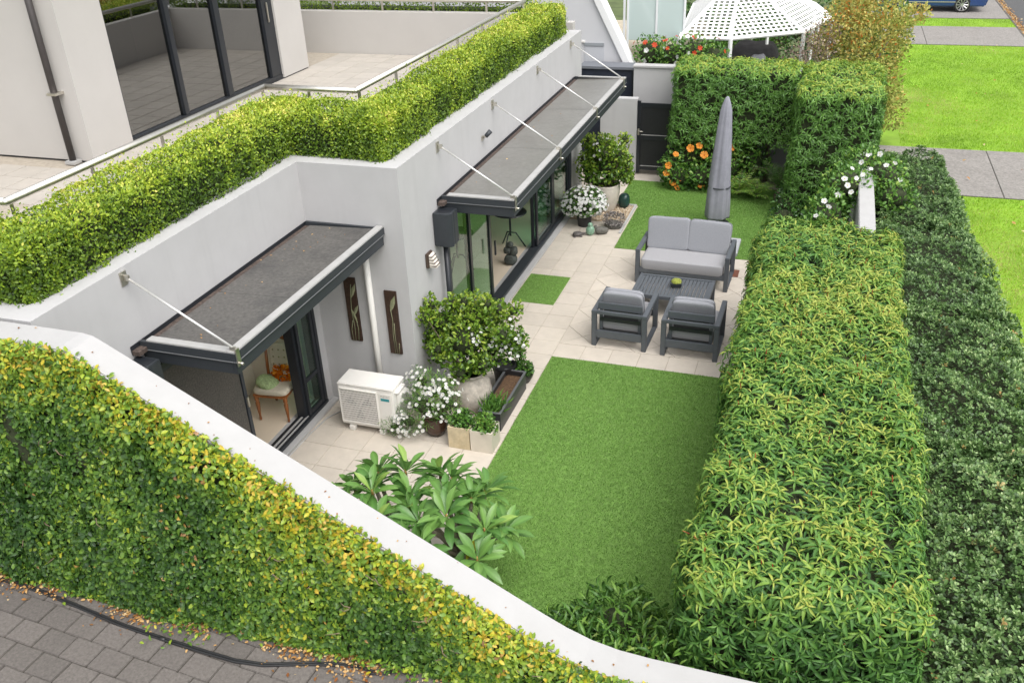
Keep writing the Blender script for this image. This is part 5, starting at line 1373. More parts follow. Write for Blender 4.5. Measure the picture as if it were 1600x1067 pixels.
frangipani('frangipani with long pale leaves nearest the small doorway', (-3.72, 6.40), [(-3.86, 6.72, 1.10), (-4.02, 6.34, 1.02), (-3.56, 6.10, 1.12), (-3.58, 6.90, 1.18), (-3.74, 6.45, 1.22), (-4.12, 6.75, 0.95), (-3.42, 6.62, 1.08), (-3.95, 6.98, 1.02)])
frangipani('frangipani with a yellowing leaf beside the big lawn rectangle', (-2.92, 6.45), [(-3.22, 6.98, 1.15), (-2.98, 6.55, 1.20), (-2.78, 6.72, 1.12), (-3.02, 5.93, 1.10), (-2.50, 6.10, 0.95), (-2.55, 6.45, 1.0), (-2.72, 6.95, 1.05), (-3.3, 6.4, 1.12), (-2.68, 5.90, 0.85), (-3.12, 6.22, 1.16), (-2.42, 6.62, 0.88), (-2.86, 6.28, 1.24), (-3.05, 6.88, 1.2), (-2.45, 5.85, 0.7)])

# --- generic bushes
def bush(name, label, cat, blobs, tpl, m, ln, dens, lv0=0.35, lvs=0.2, top=0.25, base=None, stems=True, core=0.72, loc=None, upd=0.3, amp=0.25, core_m=M_TWIG):
    t = thing(name, label, cat, loc)
    PP, DD, NN = [], [], []
    mb = MB()
    for i, (c, r) in enumerate(blobs):
        area = 4 * PI * ((r[0] * r[1] + r[1] * r[2] + r[0] * r[2]) / 3)
        P, d, dp = blob_skin(c, r, int(area * dens), amp, 2.4, 0.16, seed=i * 1.7)
        PP.append(P); DD.append(unit(tangent(d) + d * 0.7 + UP * upd)); NN.append(unit(d + UP * 0.4 + rng.normal(0, 0.45, d.shape)))
        if core: mb.superell(c, [q_ * core for q_ in r], 1, 1, nu=14, nv=9, wob=0.10, seed=i)
    P, D, Nn = np.concatenate(PP), np.concatenate(DD), np.concatenate(NN)
    k = P[:, 2] > 0.03; P, D, Nn = P[k], D[k], Nn[k]
    z0, z1 = P[:, 2].min(), P[:, 2].max(); n = len(P)
    lv = np.clip(lv0 + top * ((P[:, 2] - z0) / (z1 - z0) - 0.4) + 0.14 * wobble(P, 4.0) + rng.normal(0, lvs, n), 0, 1)
    if core: mb.build('inner_twigs', core_m, t, smooth=True)
    leaves('foliage', P, D, Nn, ln * rng.uniform(0.7, 1.2, n), lv, tpl, m, t)
    if base is not None and stems:
        for k in range(5):
            c = Vector(random.choice(blobs)[0])
            MB().tube([base, (Vector(base) + c) / 2 + Vector((random.uniform(-.06, .06), random.uniform(-.06, .06), 0)), c], [0.018, 0.013, 0.006], 6).build('stem', M_BARK, t, smooth=True)
    return t
def white_flowers(t, P, Nn, size, m, name='flower', petals=5, parts=True, eye=None):
    """Flowers as one mesh each (petals + eye)."""
    a = np.arange(petals) * 2 * PI / petals
    T, F = LT_PETALW if petals <= 5 else LT_PETAL
    vs, fs = [], []
    for i in range(petals):
        c, s_ = math.cos(a[i]), math.sin(a[i])
        k = len(vs)
        for x, y, z in T: vs.append((x * c - y * s_, x * s_ + y * c, z + 0.15 * y))
        fs += [tuple(int(q_) + k for q_ in f_) for f_ in F]
    me = bpy.data.meshes.new(name); me.from_pydata(vs, [], fs); me.materials.append(m)
    at_ = me.attributes.new('lv', 'FLOAT', 'POINT'); at_.data.foreach_set('value', np.full(len(vs), 0.6, np.float32))
    if eye is not None:
        k = len(vs); n2 = 8
        ev = [(0.17 * math.cos(2 * PI * j / n2), 0.17 * math.sin(2 * PI * j / n2), 0.10) for j in range(n2)] + [(0, 0, 0.22)]
        me2 = bpy.data.meshes.new(name)
        me2.from_pydata(vs + ev, [], fs + [(k + j, k + (j + 1) % n2, k + n2) for j in range(n2)])
        me2.materials.append(m); me2.materials.append(eye)
        for j in range(len(fs), len(fs) + n2): me2.polygons[j].material_index = 1
        at_ = me2.attributes.new('lv', 'FLOAT', 'POINT'); at_.data.foreach_set('value', np.full(len(vs) + len(ev), 0.6, np.float32))
        me = me2
    off = root_loc(t)
    for i in range(len(P)):
        o = bpy.data.objects.new(name, me); COL.objects.link(o); o.parent = t
        n_ = Vector(Nn[i]).normalized()
        q_ = n_.to_track_quat('Z', 'Y')
        o.matrix_local = Matrix.Translation(Vector(P[i]) - off) @ q_.to_matrix().to_4x4() @ Matrix.Rotation(random.uniform(0, 6), 4, 'Z') @ Matrix.Scale(float(size * random.uniform(0.8, 1.2)), 4)
M_WHITEFL = leaf_mat('white_petal', [(0, (0.75, 0.75, 0.72)), (1, (0.86, 0.86, 0.84))], 0.6, 0.3, 0.3)
M_YELLOW = mat('yellow_eye', (0.55, 0.40, 0.05), 0.8)
M_BRIGHT = leaf_mat('bright_bush_leaf', [(0, (0.025, 0.065, 0.010)), (0.35, (0.075, 0.165, 0.018)), (0.65, (0.18, 0.30, 0.030)), (1, (0.36, 0.44, 0.06))], 0.38, 0.28, 0.45)
M_MID = leaf_mat('mid_green_leaf', [(0, (0.022, 0.065, 0.014)), (0.4, (0.070, 0.175, 0.030)), (0.75, (0.15, 0.31, 0.048)), (1, (0.30, 0.43, 0.08))], 0.4, 0.25, 0.45)
M_DEEP = leaf_mat('deep_green_leaf', [(0, (0.015, 0.045, 0.014)), (0.4, (0.045, 0.12, 0.028)), (0.75, (0.10, 0.22, 0.045)), (1, (0.20, 0.34, 0.065))], 0.33, 0.2, 0.5)

# --- big jar with a spreading bush near the corner
pot = thing('plant_jar', 'large pale stone jar holding the spreading bush by the corner', 'plant pot', (-4.06, 9.68, 0))
MB().lathe([(0.17, 0.005), (0.20, 0.03), (0.265, 0.16), (0.285, 0.30), (0.26, 0.43), (0.20, 0.51), (0.185, 0.54), (0.215, 0.565), (0.215, 0.585), (0.185, 0.585), (0.175, 0.55)], (0, 0, 0), 36, wob=0.012).build('jar', M_POT, pot, smooth=True, world=False)
MB().lathe([(0.01, 0.545), (0.18, 0.55)], (0, 0, 0), 20).build('soil', M_SOIL, pot, world=False)
b1 = bush('potted_bush', 'bright green spreading bush with white blossom growing from the stone jar', 'bush',
          [((-4.12, 9.75, 1.02), (0.46, 0.42, 0.42)), ((-4.48, 9.82, 1.16), (0.26, 0.26, 0.30)), ((-4.42, 9.74, 0.86), (0.26, 0.24, 0.18)), ((-3.76, 9.86, 0.96), (0.34, 0.32, 0.30)), ((-4.05, 9.95, 1.28), (0.36, 0.34, 0.26)), ((-3.52, 9.92, 1.02), (0.22, 0.22, 0.18)),
           ((-4.60, 9.80, 1.42), (0.10, 0.10, 0.20)), ((-3.95, 9.68, 0.74), (0.24, 0.20, 0.12)), ((-4.66, 9.78, 0.92), (0.18, 0.14, 0.09))] + [((-4.06 + 0.62 * math.cos(a_), 9.80 + 0.4 * math.sin(a_), 1.06 + 0.36 * math.sin(a_ * 2.3)), (0.13, 0.13, 0.12)) for a_ in np.arange(0, 6.2, 0.52)] + [((-4.3 + 0.16 * i_, 9.85, 1.48 + 0.07 * math.sin(i_ * 2.4)), (0.10, 0.10, 0.12)) for i_ in range(5)], LT_OVAL, M_BRIGHT, 0.058, 620, 0.48, 0.17, 0.3, (-4.06, 9.68, 0.52), loc=(-4.06, 9.68, 0.55), core=0.5, amp=0.32)
fp = [(-3.56 + rng.normal(0, .12), 9.70 + rng.normal(0, .10), 1.08 + rng.normal(0, .13)) for _ in range(48)] + [(-3.95 + rng.normal(0, .12), 9.45 + rng.normal(0, .05), 1.25 + rng.normal(0, .06)) for _ in range(7)]
white_flowers(b1, np.array(fp), np.tile([0.1, -0.5, 0.8], (len(fp), 1)) + rng.normal(0, 0.3, (len(fp), 3)), 0.024, M_WHITEFL)
# black pot behind and a small succulent pot
pot = thing('plant_pot', 'black plastic pot half hidden behind the stone jar', 'plant pot', (-3.84, 10.42, 0))
MB().lathe([(0.13, 0.005), (0.16, 0.26), (0.175, 0.27), (0.175, 0.30), (0.155, 0.30), (0.15, 0.25)], (0, 0, 0), 28).build('pot', M_PLBLACK, pot, smooth=False, world=False)
pot = thing('plant_pot', 'small black bowl pot with a mixed succulent plant at the lawn edge', 'plant pot', (-3.60, 10.52, 0))
MB().lathe([(0.10, 0.005), (0.15, 0.10), (0.165, 0.15), (0.165, 0.17), (0.145, 0.17), (0.14, 0.13)], (0, 0, 0), 28).build('pot', M_PLBLACK, pot, world=False)
b2 = bush('succulent', 'low green and yellow plant growing in the small black bowl pot', 'plant', [((-3.60, 10.52, 0.20), (0.17, 0.15, 0.10)), ((-3.64, 10.57, 0.40), (0.07, 0.07, 0.20)), ((-3.55, 10.48, 0.24), (0.10, 0.10, 0.10))], LT_OVAL, M_MID, 0.045, 1500, 0.45, 0.2, 0.25, loc=(-3.60, 10.52, 0.15), core=0.5)
# black trough
t = thing('planter_trough', 'long black trough planter along the lawn edge', 'planter', (-3.64, 9.78, 0))
tx0, tx1, ty0, ty1, th = -0.15, 0.15, -0.55, 0.55, 0.27
B(tx0, tx0 + 0.02, ty0, ty1, 0.005, th).box(tx1 - 0.02, tx1, ty0, ty1, 0.005, th).box(tx0 + 0.02, tx1 - 0.02, ty0, ty0 + 0.02, 0.005, th).box(tx0 + 0.02, tx1 - 0.02, ty1 - 0.02, ty1, 0.005, th).box(tx0 + 0.02, tx1 - 0.02, ty0 + 0.02, ty1 - 0.02, 0.005, 0.02).build('trough', mat('black_trough', (0.025, 0.027, 0.03), 0.4, 0.1, 8), t, world=False)
rim = MB().box(tx0 - 0.008, tx0 + 0.022, ty0 - 0.008, ty1 + 0.008, th, th + 0.012).box(tx1 - 0.022, tx1 + 0.008, ty0 - 0.008, ty1 + 0.008, th, th + 0.012).box(tx0 + 0.022, tx1 - 0.022, ty0 - 0.008, ty0 + 0.02, th, th + 0.012).box(tx0 + 0.022, tx1 - 0.022, ty1 - 0.02, ty1 + 0.008, th, th + 0.012)
rim.build('rim', mat('grey_rim', (0.12, 0.125, 0.13), 0.5), t, world=False)
B(tx0 + 0.02, tx1 - 0.02, ty0 + 0.02, ty1 - 0.02, 0.02, 0.20).build('soil', mat('bark_mulch', (0.13, 0.075, 0.04), 0.95, 0.6, 40, 1.0, 50), t, world=False)
tuft_n = 240
P = np.stack([-3.66 + rng.normal(0, 0.06, tuft_n), 9.42 + rng.normal(0, 0.10, tuft_n), np.full(tuft_n, 0.20)], 1)
D = unit(UP + rng.normal(0, 0.55, (tuft_n, 3)) * np.array([1, 1, 0.1]))
tg = leaves('grass_tuft', P, D, rand_dirs(tuft_n) * np.array([1, 1, 0.2]), rng.uniform(0.10, 0.24, tuft_n), rng.uniform(0.3, 0.8, tuft_n), LT_STRAP, M_MID, None, stuff=False)
tag(tg, 'fine green grassy herb sprouting at the near end of the black trough', 'plant')
# two square cream planters with leafy herbs
def cube_pot(label, cx, cy, w, h, m, plabel, lv):
    t = thing('cube_planter', label, 'planter', (cx, cy, 0))
    k = w / 2
    B(-k, -k + 0.018, -k, k, 0.005, h).box(k - 0.018, k, -k, k, 0.005, h).box(-k + 0.018, k - 0.018, -k, -k + 0.018, 0.005, h).box(-k + 0.018, k - 0.018, k - 0.018, k, 0.005, h).box(-k + 0.018, k - 0.018, -k + 0.018, k - 0.018, 0.005, 0.02).build('box', m, t, world=False)
    B(-k + 0.018, k - 0.018, -k + 0.018, k - 0.018, 0.02, h - 0.05).build('soil', M_SOIL, t, world=False)
    bush('herb', plabel, 'herb', [((cx - 0.04, cy + 0.02, h + 0.02), (0.14, 0.14, 0.10)), ((cx + 0.06, cy - 0.02, h), (0.11, 0.11, 0.09)), ((cx, cy + 0.04, h + 0.08), (0.09, 0.09, 0.07))], LT_OVAL, M_MID, 0.048, 1500, lv, 0.18, 0.3, loc=(cx, cy, h - 0.05), core=0.55)
cube_pot('cream square planter with a yellowed timber look face', -3.88, 8.87, 0.29, 0.32, mat('timber_planter', (0.56, 0.47, 0.31), 0.7, 0.2, 7, 0.1, 60, stain=0.5, stain_scale=5, stain_col=(0.40, 0.30, 0.16)), 'darker parsley like herb in the yellowed square planter', 0.40)
cube_pot('smooth cream square planter at the corner of the lawn', -3.575, 8.87, 0.295, 0.31, mat('cream_planter', (0.64, 0.58, 0.49), 0.6, 0.05, 7, stain=0.2, stain_scale=6), 'bright leafy herb in the smooth cream square planter', 0.52)
# daisies in a brown pot
pot = thing('plant_pot', 'round brown glazed pot under the white daisies', 'plant pot', (-4.30, 8.98, 0))
MB().lathe([(0.10, 0.005), (0.155, 0.10), (0.17, 0.20), (0.155, 0.27), (0.165, 0.29), (0.145, 0.29), (0.14, 0.25)], (0, 0, 0), 28).build('pot', mat('brown_glaze', (0.055, 0.028, 0.018), 0.25, 0.2, 9), pot, smooth=True, world=False)
dz = bush('daisy_bush', 'loose bush covered in small white daisies beside the heat pump', 'bush', [((-4.45, 8.95, 0.42), (0.34, 0.26, 0.24)), ((-4.62, 8.82, 0.24), (0.26, 0.18, 0.16)), ((-4.32, 9.05, 0.60), (0.26, 0.24, 0.22)), ((-4.10, 8.98, 0.48), (0.20, 0.20, 0.18)), ((-4.80, 8.78, 0.16), (0.18, 0.14, 0.12)), ((-4.5, 9.1, 0.70), (0.18, 0.18, 0.16)), ((-4.15, 9.05, 0.66), (0.14, 0.14, 0.14))], LT_STRAP, M_MID, 0.07, 800, 0.50, 0.18, 0.2, (-4.30, 8.98, 0.26), loc=(-4.30, 8.98, 0.29), core=0.38, amp=0.4)
fl = []
for c, r in (((-4.45, 8.95, 0.42), (0.36, 0.28, 0.26)), ((-4.62, 8.82, 0.24), (0.28, 0.20, 0.17)), ((-4.32, 9.05, 0.60), (0.28, 0.26, 0.24)), ((-4.10, 8.98, 0.48), (0.22, 0.22, 0.20)), ((-4.80, 8.78, 0.16), (0.2, 0.16, 0.14)), ((-4.5, 9.1, 0.70), (0.22, 0.22, 0.2)), ((-4.15, 9.05, 0.66), (0.18, 0.18, 0.18))):
    for _ in range(30):
        d = unit(rng.normal(0, 1, 3) + np.array([0, -0.5, 0.5])); fl.append((np.array(c) + d * np.array(r) * rng.uniform(0.9, 1.2), d))
white_flowers(dz, np.array([a for a, _ in fl]), np.array([b for _, b in fl]) + np.array([0, -0.3, 0.4]), 0.025, M_WHITEFL, petals=7, eye=M_YELLOW)

# --- far corner by the gate: jar with bush, white petunias, pebbles, ornaments
bed = thing('pebble_bed', 'small pebble bed with a white stone edge beneath the far jar', 'pebble bed', (-4.0, 17.3, 0))
B(-4.60, -3.46, 16.75, 17.74, 0.0045, 0.012).build('bed', mat('pebble_base', (0.34, 0.26, 0.17), 0.9, 0.4, 40, 0.6, 60), bed)
B(-3.46, -3.42, 16.2, 17.78, 0.0045, 0.035).box(-4.60, -3.46, 17.74, 17.78, 0.0045, 0.035).build('edging', M_CAP, bed)
n = 900
mb = MB()
for _ in range(n):
    r = random.uniform(0.012, 0.026)
    mb.superell((random.uniform(-4.55, -3.49), random.uniform(16.78, 17.71), 0.012 + r * 0.4), (r, r * random.uniform(.6, 1), r * 0.6), 1, 1, rz_(random.uniform(0, 3)), nu=6, nv=4)
o = mb.build('pebbles', mat('pebble', (0.42, 0.31, 0.19), 0.7, 0.6, 30, col2=(0.58, 0.50, 0.40)), bed, smooth=True); o['kind'] = 'stuff'
pot = thing('plant_jar', 'tall pale jar with the rounded bush near the gate', 'plant pot', (-4.0, 17.40, 0.012))
MB().lathe([(0.17, 0.0), (0.19, 0.03), (0.25, 0.20), (0.285, 0.38), (0.295, 0.50), (0.285, 0.55), (0.295, 0.575), (0.26, 0.575), (0.25, 0.52)], (0, 0, 0), 36, wob=0.01).build('jar', mat('pale_jar', (0.60, 0.55, 0.48), 0.8, 0.15, 10, 0.3, 50, stain=0.4, stain_scale=5, stain_col=(0.40, 0.34, 0.28)), pot, smooth=True, world=False)
MB().lathe([(0.01, 0.52), (0.255, 0.525)], (0, 0, 0), 20).build('soil', M_SOIL, pot, world=False)
B(-0.07, 0.07, -0.305, -0.275, 0.32, 0.44).build('medallion', mat('dark_medallion', (0.12, 0.11, 0.11), 0.7), pot, bevel=0.02, world=False)
b3 = bush('potted_bush', 'dense rounded gardenia like bush in the tall jar by the gate', 'bush', [((-4.05, 17.45, 1.02), (0.46, 0.44, 0.40)), ((-4.1, 17.5, 1.30), (0.30, 0.30, 0.26)), ((-3.72, 17.45, 0.84), (0.30, 0.28, 0.24)), ((-4.32, 17.4, 0.88), (0.26, 0.26, 0.26)), ((-3.58, 17.4, 0.74), (0.16, 0.16, 0.12))] + [((-4.02 + 0.44 * math.cos(a_), 17.45 + 0.4 * math.sin(a_), 1.08 + 0.34 * math.sin(a_ * 2.7)), (0.13, 0.13, 0.14)) for a_ in np.arange(0, 6.2, 0.7)], LT_OVAL, M_BRIGHT, 0.08, 420, 0.56, 0.18, 0.3, (-4.0, 17.4, 0.5), loc=(-4.0, 17.4, 0.55), core=0.6, amp=0.34)
d_ = unit(rng.normal(0, 1, (26, 3)) + np.array([0, -0.6, 0.6]))
white_flowers(b3, np.array([-4.05, 17.45, 1.08]) + d_ * np.array([0.46, 0.44, 0.46]), d_, 0.030, M_WHITEFL)
pot = thing('plant_pot', 'black ribbed pot under the mound of white petunias', 'plant pot', (-4.22, 16.50, 0))
MB().lathe([(0.13, 0.005), (0.155, 0.24), (0.165, 0.25), (0.165, 0.28), (0.15, 0.28), (0.145, 0.24)], (0, 0, 0), 28).build('pot', M_PLBLACK, pot, world=False)
pt = bush('petunia', 'rounded mound of white petunias spilling over the black pot', 'flowers', [((-4.22, 16.52, 0.50), (0.40, 0.36, 0.27)), ((-4.45, 16.48, 0.40), (0.22, 0.22, 0.18)), ((-4.0, 16.55, 0.46), (0.22, 0.22, 0.20))], LT_OVAL, M_MID, 0.05, 700, 0.45, 0.16, 0.2, loc=(-4.22, 16.50, 0.28), core=0.72)
fl = []
for c, r, k in (((-4.22, 16.52, 0.50), (0.42, 0.38, 0.30), 170), ((-4.45, 16.48, 0.40), (0.24, 0.24, 0.20), 55), ((-4.0, 16.55, 0.46), (0.24, 0.24, 0.22), 55)):
    d = unit(rng.normal(0, 1, (k, 3)) + np.array([0.1, -0.4, 0.45]))
    fl += list(zip(np.array(c) + d * np.array(r) * 1.02, d))
white_flowers(pt, np.array([a for a, _ in fl]), np.array([b for _, b in fl]) + np.array([0, -0.2, 0.3]), 0.030, M_WHITEFL)
# ornaments
t = thing('stone_turtle', 'dark little turtle ornament on the paving by the petunia pot', 'ornament', (-4.21, 15.92, 0.005), 0.4)
M_ORN = mat('dark_ornament', (0.10, 0.09, 0.085), 0.6, 0.3, 30, 0.3, 60)
MB().superell((0, 0, 0.045), (0.095, 0.075, 0.045), 0.9, 0.9, wob=0.03).build('shell', M_ORN, t, smooth=True, world=False)
MB().superell((0.115, 0, 0.045), (0.04, 0.025, 0.022), 1, 1).build('head', M_ORN, t, smooth=True, world=False)
for sx in (-1, 1):
    for sy in (-1, 1): MB().superell((sx * 0.06, sy * 0.07, 0.015), (0.03, 0.02, 0.014), 1, 1, nu=10, nv=6).build('flipper', M_ORN, t, smooth=True, world=False)
t = thing('ceramic_frog', 'pale green glazed figure sitting in front of the petunia pot', 'ornament', (-3.98, 16.02, 0.005))
M_JADE = mat('jade_glaze', (0.20, 0.34, 0.24), 0.3, 0.25, 14)
MB().superell((0, 0, 0.10), (0.085, 0.075, 0.10), 0.9, 0.9, wob=0.06, seed=3).build('body', M_JADE, t, smooth=True, world=False)
MB().superell((0.0, -0.01, 0.215), (0.05, 0.05, 0.045), 1, 1).build('head', M_JADE, t, smooth=True, world=False)
t = thing('stone_duck', 'dark stone bird ornament beside the green glazed figure', 'ornament', (-3.78, 16.12, 0.005), 0.3)
M_STONE = mat('dark_stone', (0.13, 0.125, 0.11), 0.85, 0.4, 25, 0.6, 50)
MB().superell((0, 0, 0.075), (0.13, 0.08, 0.075), 0.8, 0.8, wob=0.10, seed=9).build('body', M_STONE, t, smooth=True, world=False)
MB().superell((-0.11, -0.01, 0.15), (0.05, 0.035, 0.04), 1, 1).build('head', M_STONE, t, smooth=True, world=False)
MB().tube([(-0.15, -0.01, 0.15), (-0.20, -0.01, 0.14)], [0.015, 0.004], 6).build('beak', M_STONE, t, smooth=True, world=False)
t = thing('rock_bowl', 'mossy rock bowl planted with grey succulents at the lawn corner', 'plant pot', (-3.62, 16.50, 0.005))
MB().superell((0, 0, 0.06), (0.16, 0.13, 0.07), 0.7, 0.8, wob=0.08, seed=5).build('rock', M_STONE, t, smooth=True, world=False)
M_SUCC = leaf_mat('grey_succulent_leaf', [(0, (0.06, 0.055, 0.05)), (0.5, (0.20, 0.18, 0.17)), (1, (0.38, 0.35, 0.33))], 0.5, 0.1)
P, d, dp = blob_skin((-3.62, 16.52, 0.17), (0.21, 0.18, 0.13), 700, 0.1)
leaves('succulent_leaves', P, unit(d + rand_dirs(len(P)) * 0.5), UP + d, rng.uniform(0.03, 0.05, len(P)), rng.uniform(0, 1, len(P)), LT_OVAL, M_SUCC, t)
tag(MB().superell((-4.38, 17.62, 0.16), (0.12, 0.12, 0.16), 0.8, 0.9, wob=0.04).build('green_jar', mat('dark_green_glaze', (0.02, 0.055, 0.045), 0.25, 0.2, 8), None, smooth=True), 'dark green glazed jar tucked behind the tall pale jar', 'jar').location = (0.72, 0.0, 0.0)

# --- planting under the rear hedge
hib = bush('hibiscus', 'hibiscus shrub with large orange flowers beside the gate', 'shrub', [((-2.55, 19.35, 0.62), (0.50, 0.38, 0.46)), ((-2.9, 19.2, 0.40), (0.32, 0.30, 0.34)), ((-2.1, 19.3, 0.55), (0.42, 0.36, 0.44)), ((-1.6, 19.4, 0.75), (0.36, 0.32, 0.40)), ((-2.75, 19.5, 0.95), (0.26, 0.24, 0.30)), ((-1.25, 19.35, 0.62), (0.36, 0.32, 0.46)), ((-2.75, 18.98, 0.30), (0.40, 0.26, 0.30)), ((-2.25, 18.98, 0.32), (0.42, 0.26, 0.32)), ((-1.75, 19.1, 0.5), (0.4, 0.28, 0.4))], LT_OVAL, M_MID, 0.085, 300, 0.55, 0.2, 0.3, (-2.3, 19.5, 0.0), loc=(-2.2, 19.4, 0), core=0.62)
M_HIB = leaf_mat('orange_hibiscus_petal', [(0, (0.80, 0.20, 0.01)), (1, (0.92, 0.40, 0.04))], 0.55, 0.3)
M_HEYE = mat('hibiscus_eye', (0.45, 0.04, 0.02), 0.6)
hp_ = np.array([(-2.54, 18.98, 0.92), (-2.84, 18.95, 0.78), (-2.24, 18.95, 0.80), (-1.70, 19.05, 0.96), (-2.98, 18.88, 0.55), (-3.0, 18.86, 0.38), (-2.71, 18.88, 0.30), (-2.84, 18.85, 0.20), (-2.26, 18.9, 0.16), (-2.76, 18.85, 0.08), (-2.36, 18.98, 0.98)])
white_flowers(hib, hp_, np.tile([0.12, -0.8, 0.55], (len(hp_), 1)) + rng.normal(0, 0.2, (len(hp_), 3)), 0.075, M_HIB, eye=M_HEYE)
fern = thing('fern', 'light green fern on the ground right of the umbrella', 'fern', (-1.35, 18.95, 0))
def fronds(t, c, nf, ln, m, spread, tpl, lw, lv, arch=0.6, pinn=26):
    P, D, NL, S, LV = [], [], [], [], []
    for k in range(nf):
        a = k * 2.4 + rng.normal(0, 0.2); el = rng.uniform(0.5, 1.2) * spread
        h = np.array([math.cos(a), math.sin(a), 0.0])
        L_ = ln * rng.uniform(0.75, 1.15); p = np.array(c, float); pts = [p.copy()]
        for j in range(pinn):
            f = j / pinn; e2 = el * (1.3 - arch * 2.2 * f)
            d = h * math.cos(e2) + UP * math.sin(e2); p = p + d * L_ / pinn
            pts.append(p.copy())
            if j < 2: continue
            side_ = np.cross(d, UP); side_ = side_ / np.linalg.norm(side_); nrm_ = np.cross(side_, d)
            for s_ in (-1, 1):
                P.append(p.copy()); D.append(side_ * s_ + d * 0.6); NL.append(nrm_); S.append(lw * (1 - 0.75 * f) * rng.uniform(0.85, 1.1)); LV.append(lv + rng.normal(0, 0.12))
        MB().tube(pts[::4] + [pts[-1]], 0.004, 4).build('frond_stalk', M_BARK, t, smooth=True)
    leaves('fronds', np.array(P), unit(np.array(D)), unit(np.array(NL)), np.array(S), np.clip(np.array(LV), 0, 1), tpl, m, t)
fronds(fern, (-1.45, 18.75, 0.05), 15, 0.66, M_MID, 1.0, LT_LONG, 0.20, 0.88, pinn=14)
fronds(fern, (-1.05, 18.62, 0.05), 11, 0.55, M_MID, 1.0, LT_LONG, 0.18, 0.80, pinn=13)
cyc = thing('cycad', 'dark spiky cycad against the rear corner hedge', 'cycad', (-0.62, 19.1, 0))
fronds(cyc, (-0.62, 18.75, 0.18), 14, 0.85, M_DEEP, 1.15, LT_STRAP, 0.24, 0.7, pinn=16)
MB().lathe([(0.10, -0.01), (0.12, 0.1), (0.08, 0.2)], (-0.62, 18.75, 0), 12).build('trunk', M_BARK, cyc, smooth=True)
bush('ground_cover', 'dark leafy planting at the foot of the rear corner hedge', 'shrub', [((-0.35, 17.7, 0.30), (0.40, 0.35, 0.32)), ((-0.3, 18.3, 0.35), (0.35, 0.35, 0.35)), ((-0.45, 17.2, 0.22), (0.28, 0.28, 0.22))], LT_OVAL, M_DEEP, 0.07, 300, 0.40, 0.2, 0.3, loc=(-0.3, 17.8, 0), core=0.65)
# white mandevilla spilling over the street wall
mv = bush('flowering_climber', 'climber with white trumpet flowers spilling over the street wall', 'climber', [((0.55, 15.9, 1.42), (0.42, 0.55, 0.34)), ((1.15, 16.4, 1.42), (0.42, 0.55, 0.32)), ((0.30, 15.1, 1.05), (0.38, 0.5, 0.45)), ((0.85, 16.9, 1.45), (0.40, 0.45, 0.28)), ((0.1, 14.6, 0.75), (0.34, 0.45, 0.5)), ((0.25, 15.6, 0.6), (0.3, 0.5, 0.6)), ((1.35, 15.9, 1.25), (0.34, 0.4, 0.26))], LT_OVAL, M_MID, 0.075, 330, 0.48, 0.2, 0.3, loc=(0.5, 15.6, 0), core=0.62)
fp = [(0.22, 14.85, 1.45), (0.3, 15.0, 1.3), (0.55, 15.2, 1.62), (0.68, 15.35, 1.70), (0.78, 15.5, 1.72), (0.6, 15.6, 1.78), (0.75, 15.9, 1.80), (0.9, 15.7, 1.76), (1.15, 16.0, 1.74), (1.3, 16.3, 1.70), (1.05, 16.5, 1.78), (0.5, 15.4, 1.66), (0.12, 14.6, 1.28), (0.85, 16.3, 1.80), (0.42, 15.05, 1.5), (1.4, 16.0, 1.5), (0.62, 15.05, 1.56), (0.2, 14.5, 1.15)]
white_flowers(mv, np.array(fp), np.tile([0, -0.6, 0.8], (len(fp), 1)) + rng.normal(0, 0.25, (len(fp), 3)), 0.045, M_WHITEFL, eye=M_YELLOW)
# low shrubs inside the corner below the sloping wall
lw_ = bush('low_shrub', 'glossy low shrub behind the level end of the white wall', 'shrub', [((-1.62, 5.75, 0.28), (0.36, 0.42, 0.30)), ((-1.25, 6.05, 0.34), (0.40, 0.40, 0.34)), ((-0.95, 5.75, 0.36), (0.40, 0.5, 0.36)), ((-1.30, 5.45, 0.40), (0.45, 0.34, 0.36)), ((-0.6, 5.5, 0.45), (0.40, 0.40, 0.45))], LT_LONG, M_MID, 0.125, 340, 0.46, 0.2, 0.3, loc=(-1.2, 5.7, 0), core=0.42, upd=0.6)
low = bush('low_shrub', 'small dark shrub under the frangipani at the lawn edge', 'shrub', [((-2.15, 5.75, 0.25), (0.28, 0.30, 0.28)), ((-2.45, 5.55, 0.3), (0.3, 0.3, 0.3))], LT_OVAL, M_DEEP, 0.08, 300, 0.45, 0.2, 0.3, loc=(-2.3, 5.65, 0), core=0.6)

# --- beyond the rear wall
rf = bush('geranium', 'red and orange flowering plants above the rear wall', 'flowers', [((-3.95, 21.6, 2.32), (0.40, 0.35, 0.42)), ((-3.45, 21.6, 2.28), (0.42, 0.35, 0.36)), ((-2.95, 21.5, 2.35), (0.40, 0.35, 0.42)), ((-2.5, 21.6, 2.25), (0.40, 0.35, 0.34)), ((-3.4, 21.6, 1.2), (1.0, 0.35, 0.9))], LT_OVAL, M_MID, 0.075, 300, 0.45, 0.2, 0.3, loc=(-3.3, 21.6, 0), core=0.65)
M_REDP = leaf_mat('red_petal', [(0, (0.60, 0.015, 0.01)), (1, (0.75, 0.10, 0.02))], 0.6, 0.3)
d_ = unit(rng.normal(0, 1, (34, 3)) + np.array([0, -0.7, 0.7])); cs = np.array([(-3.95, 21.6, 2.36), (-3.45, 21.6, 2.30), (-2.95, 21.5, 2.38), (-2.6, 21.6, 2.3)])[rng.integers(0, 4, 34)]
white_flowers(rf, (cs + d_ * np.array([0.42, 0.37, 0.42]))[:22], d_[:22], 0.058, M_REDP, petals=6)
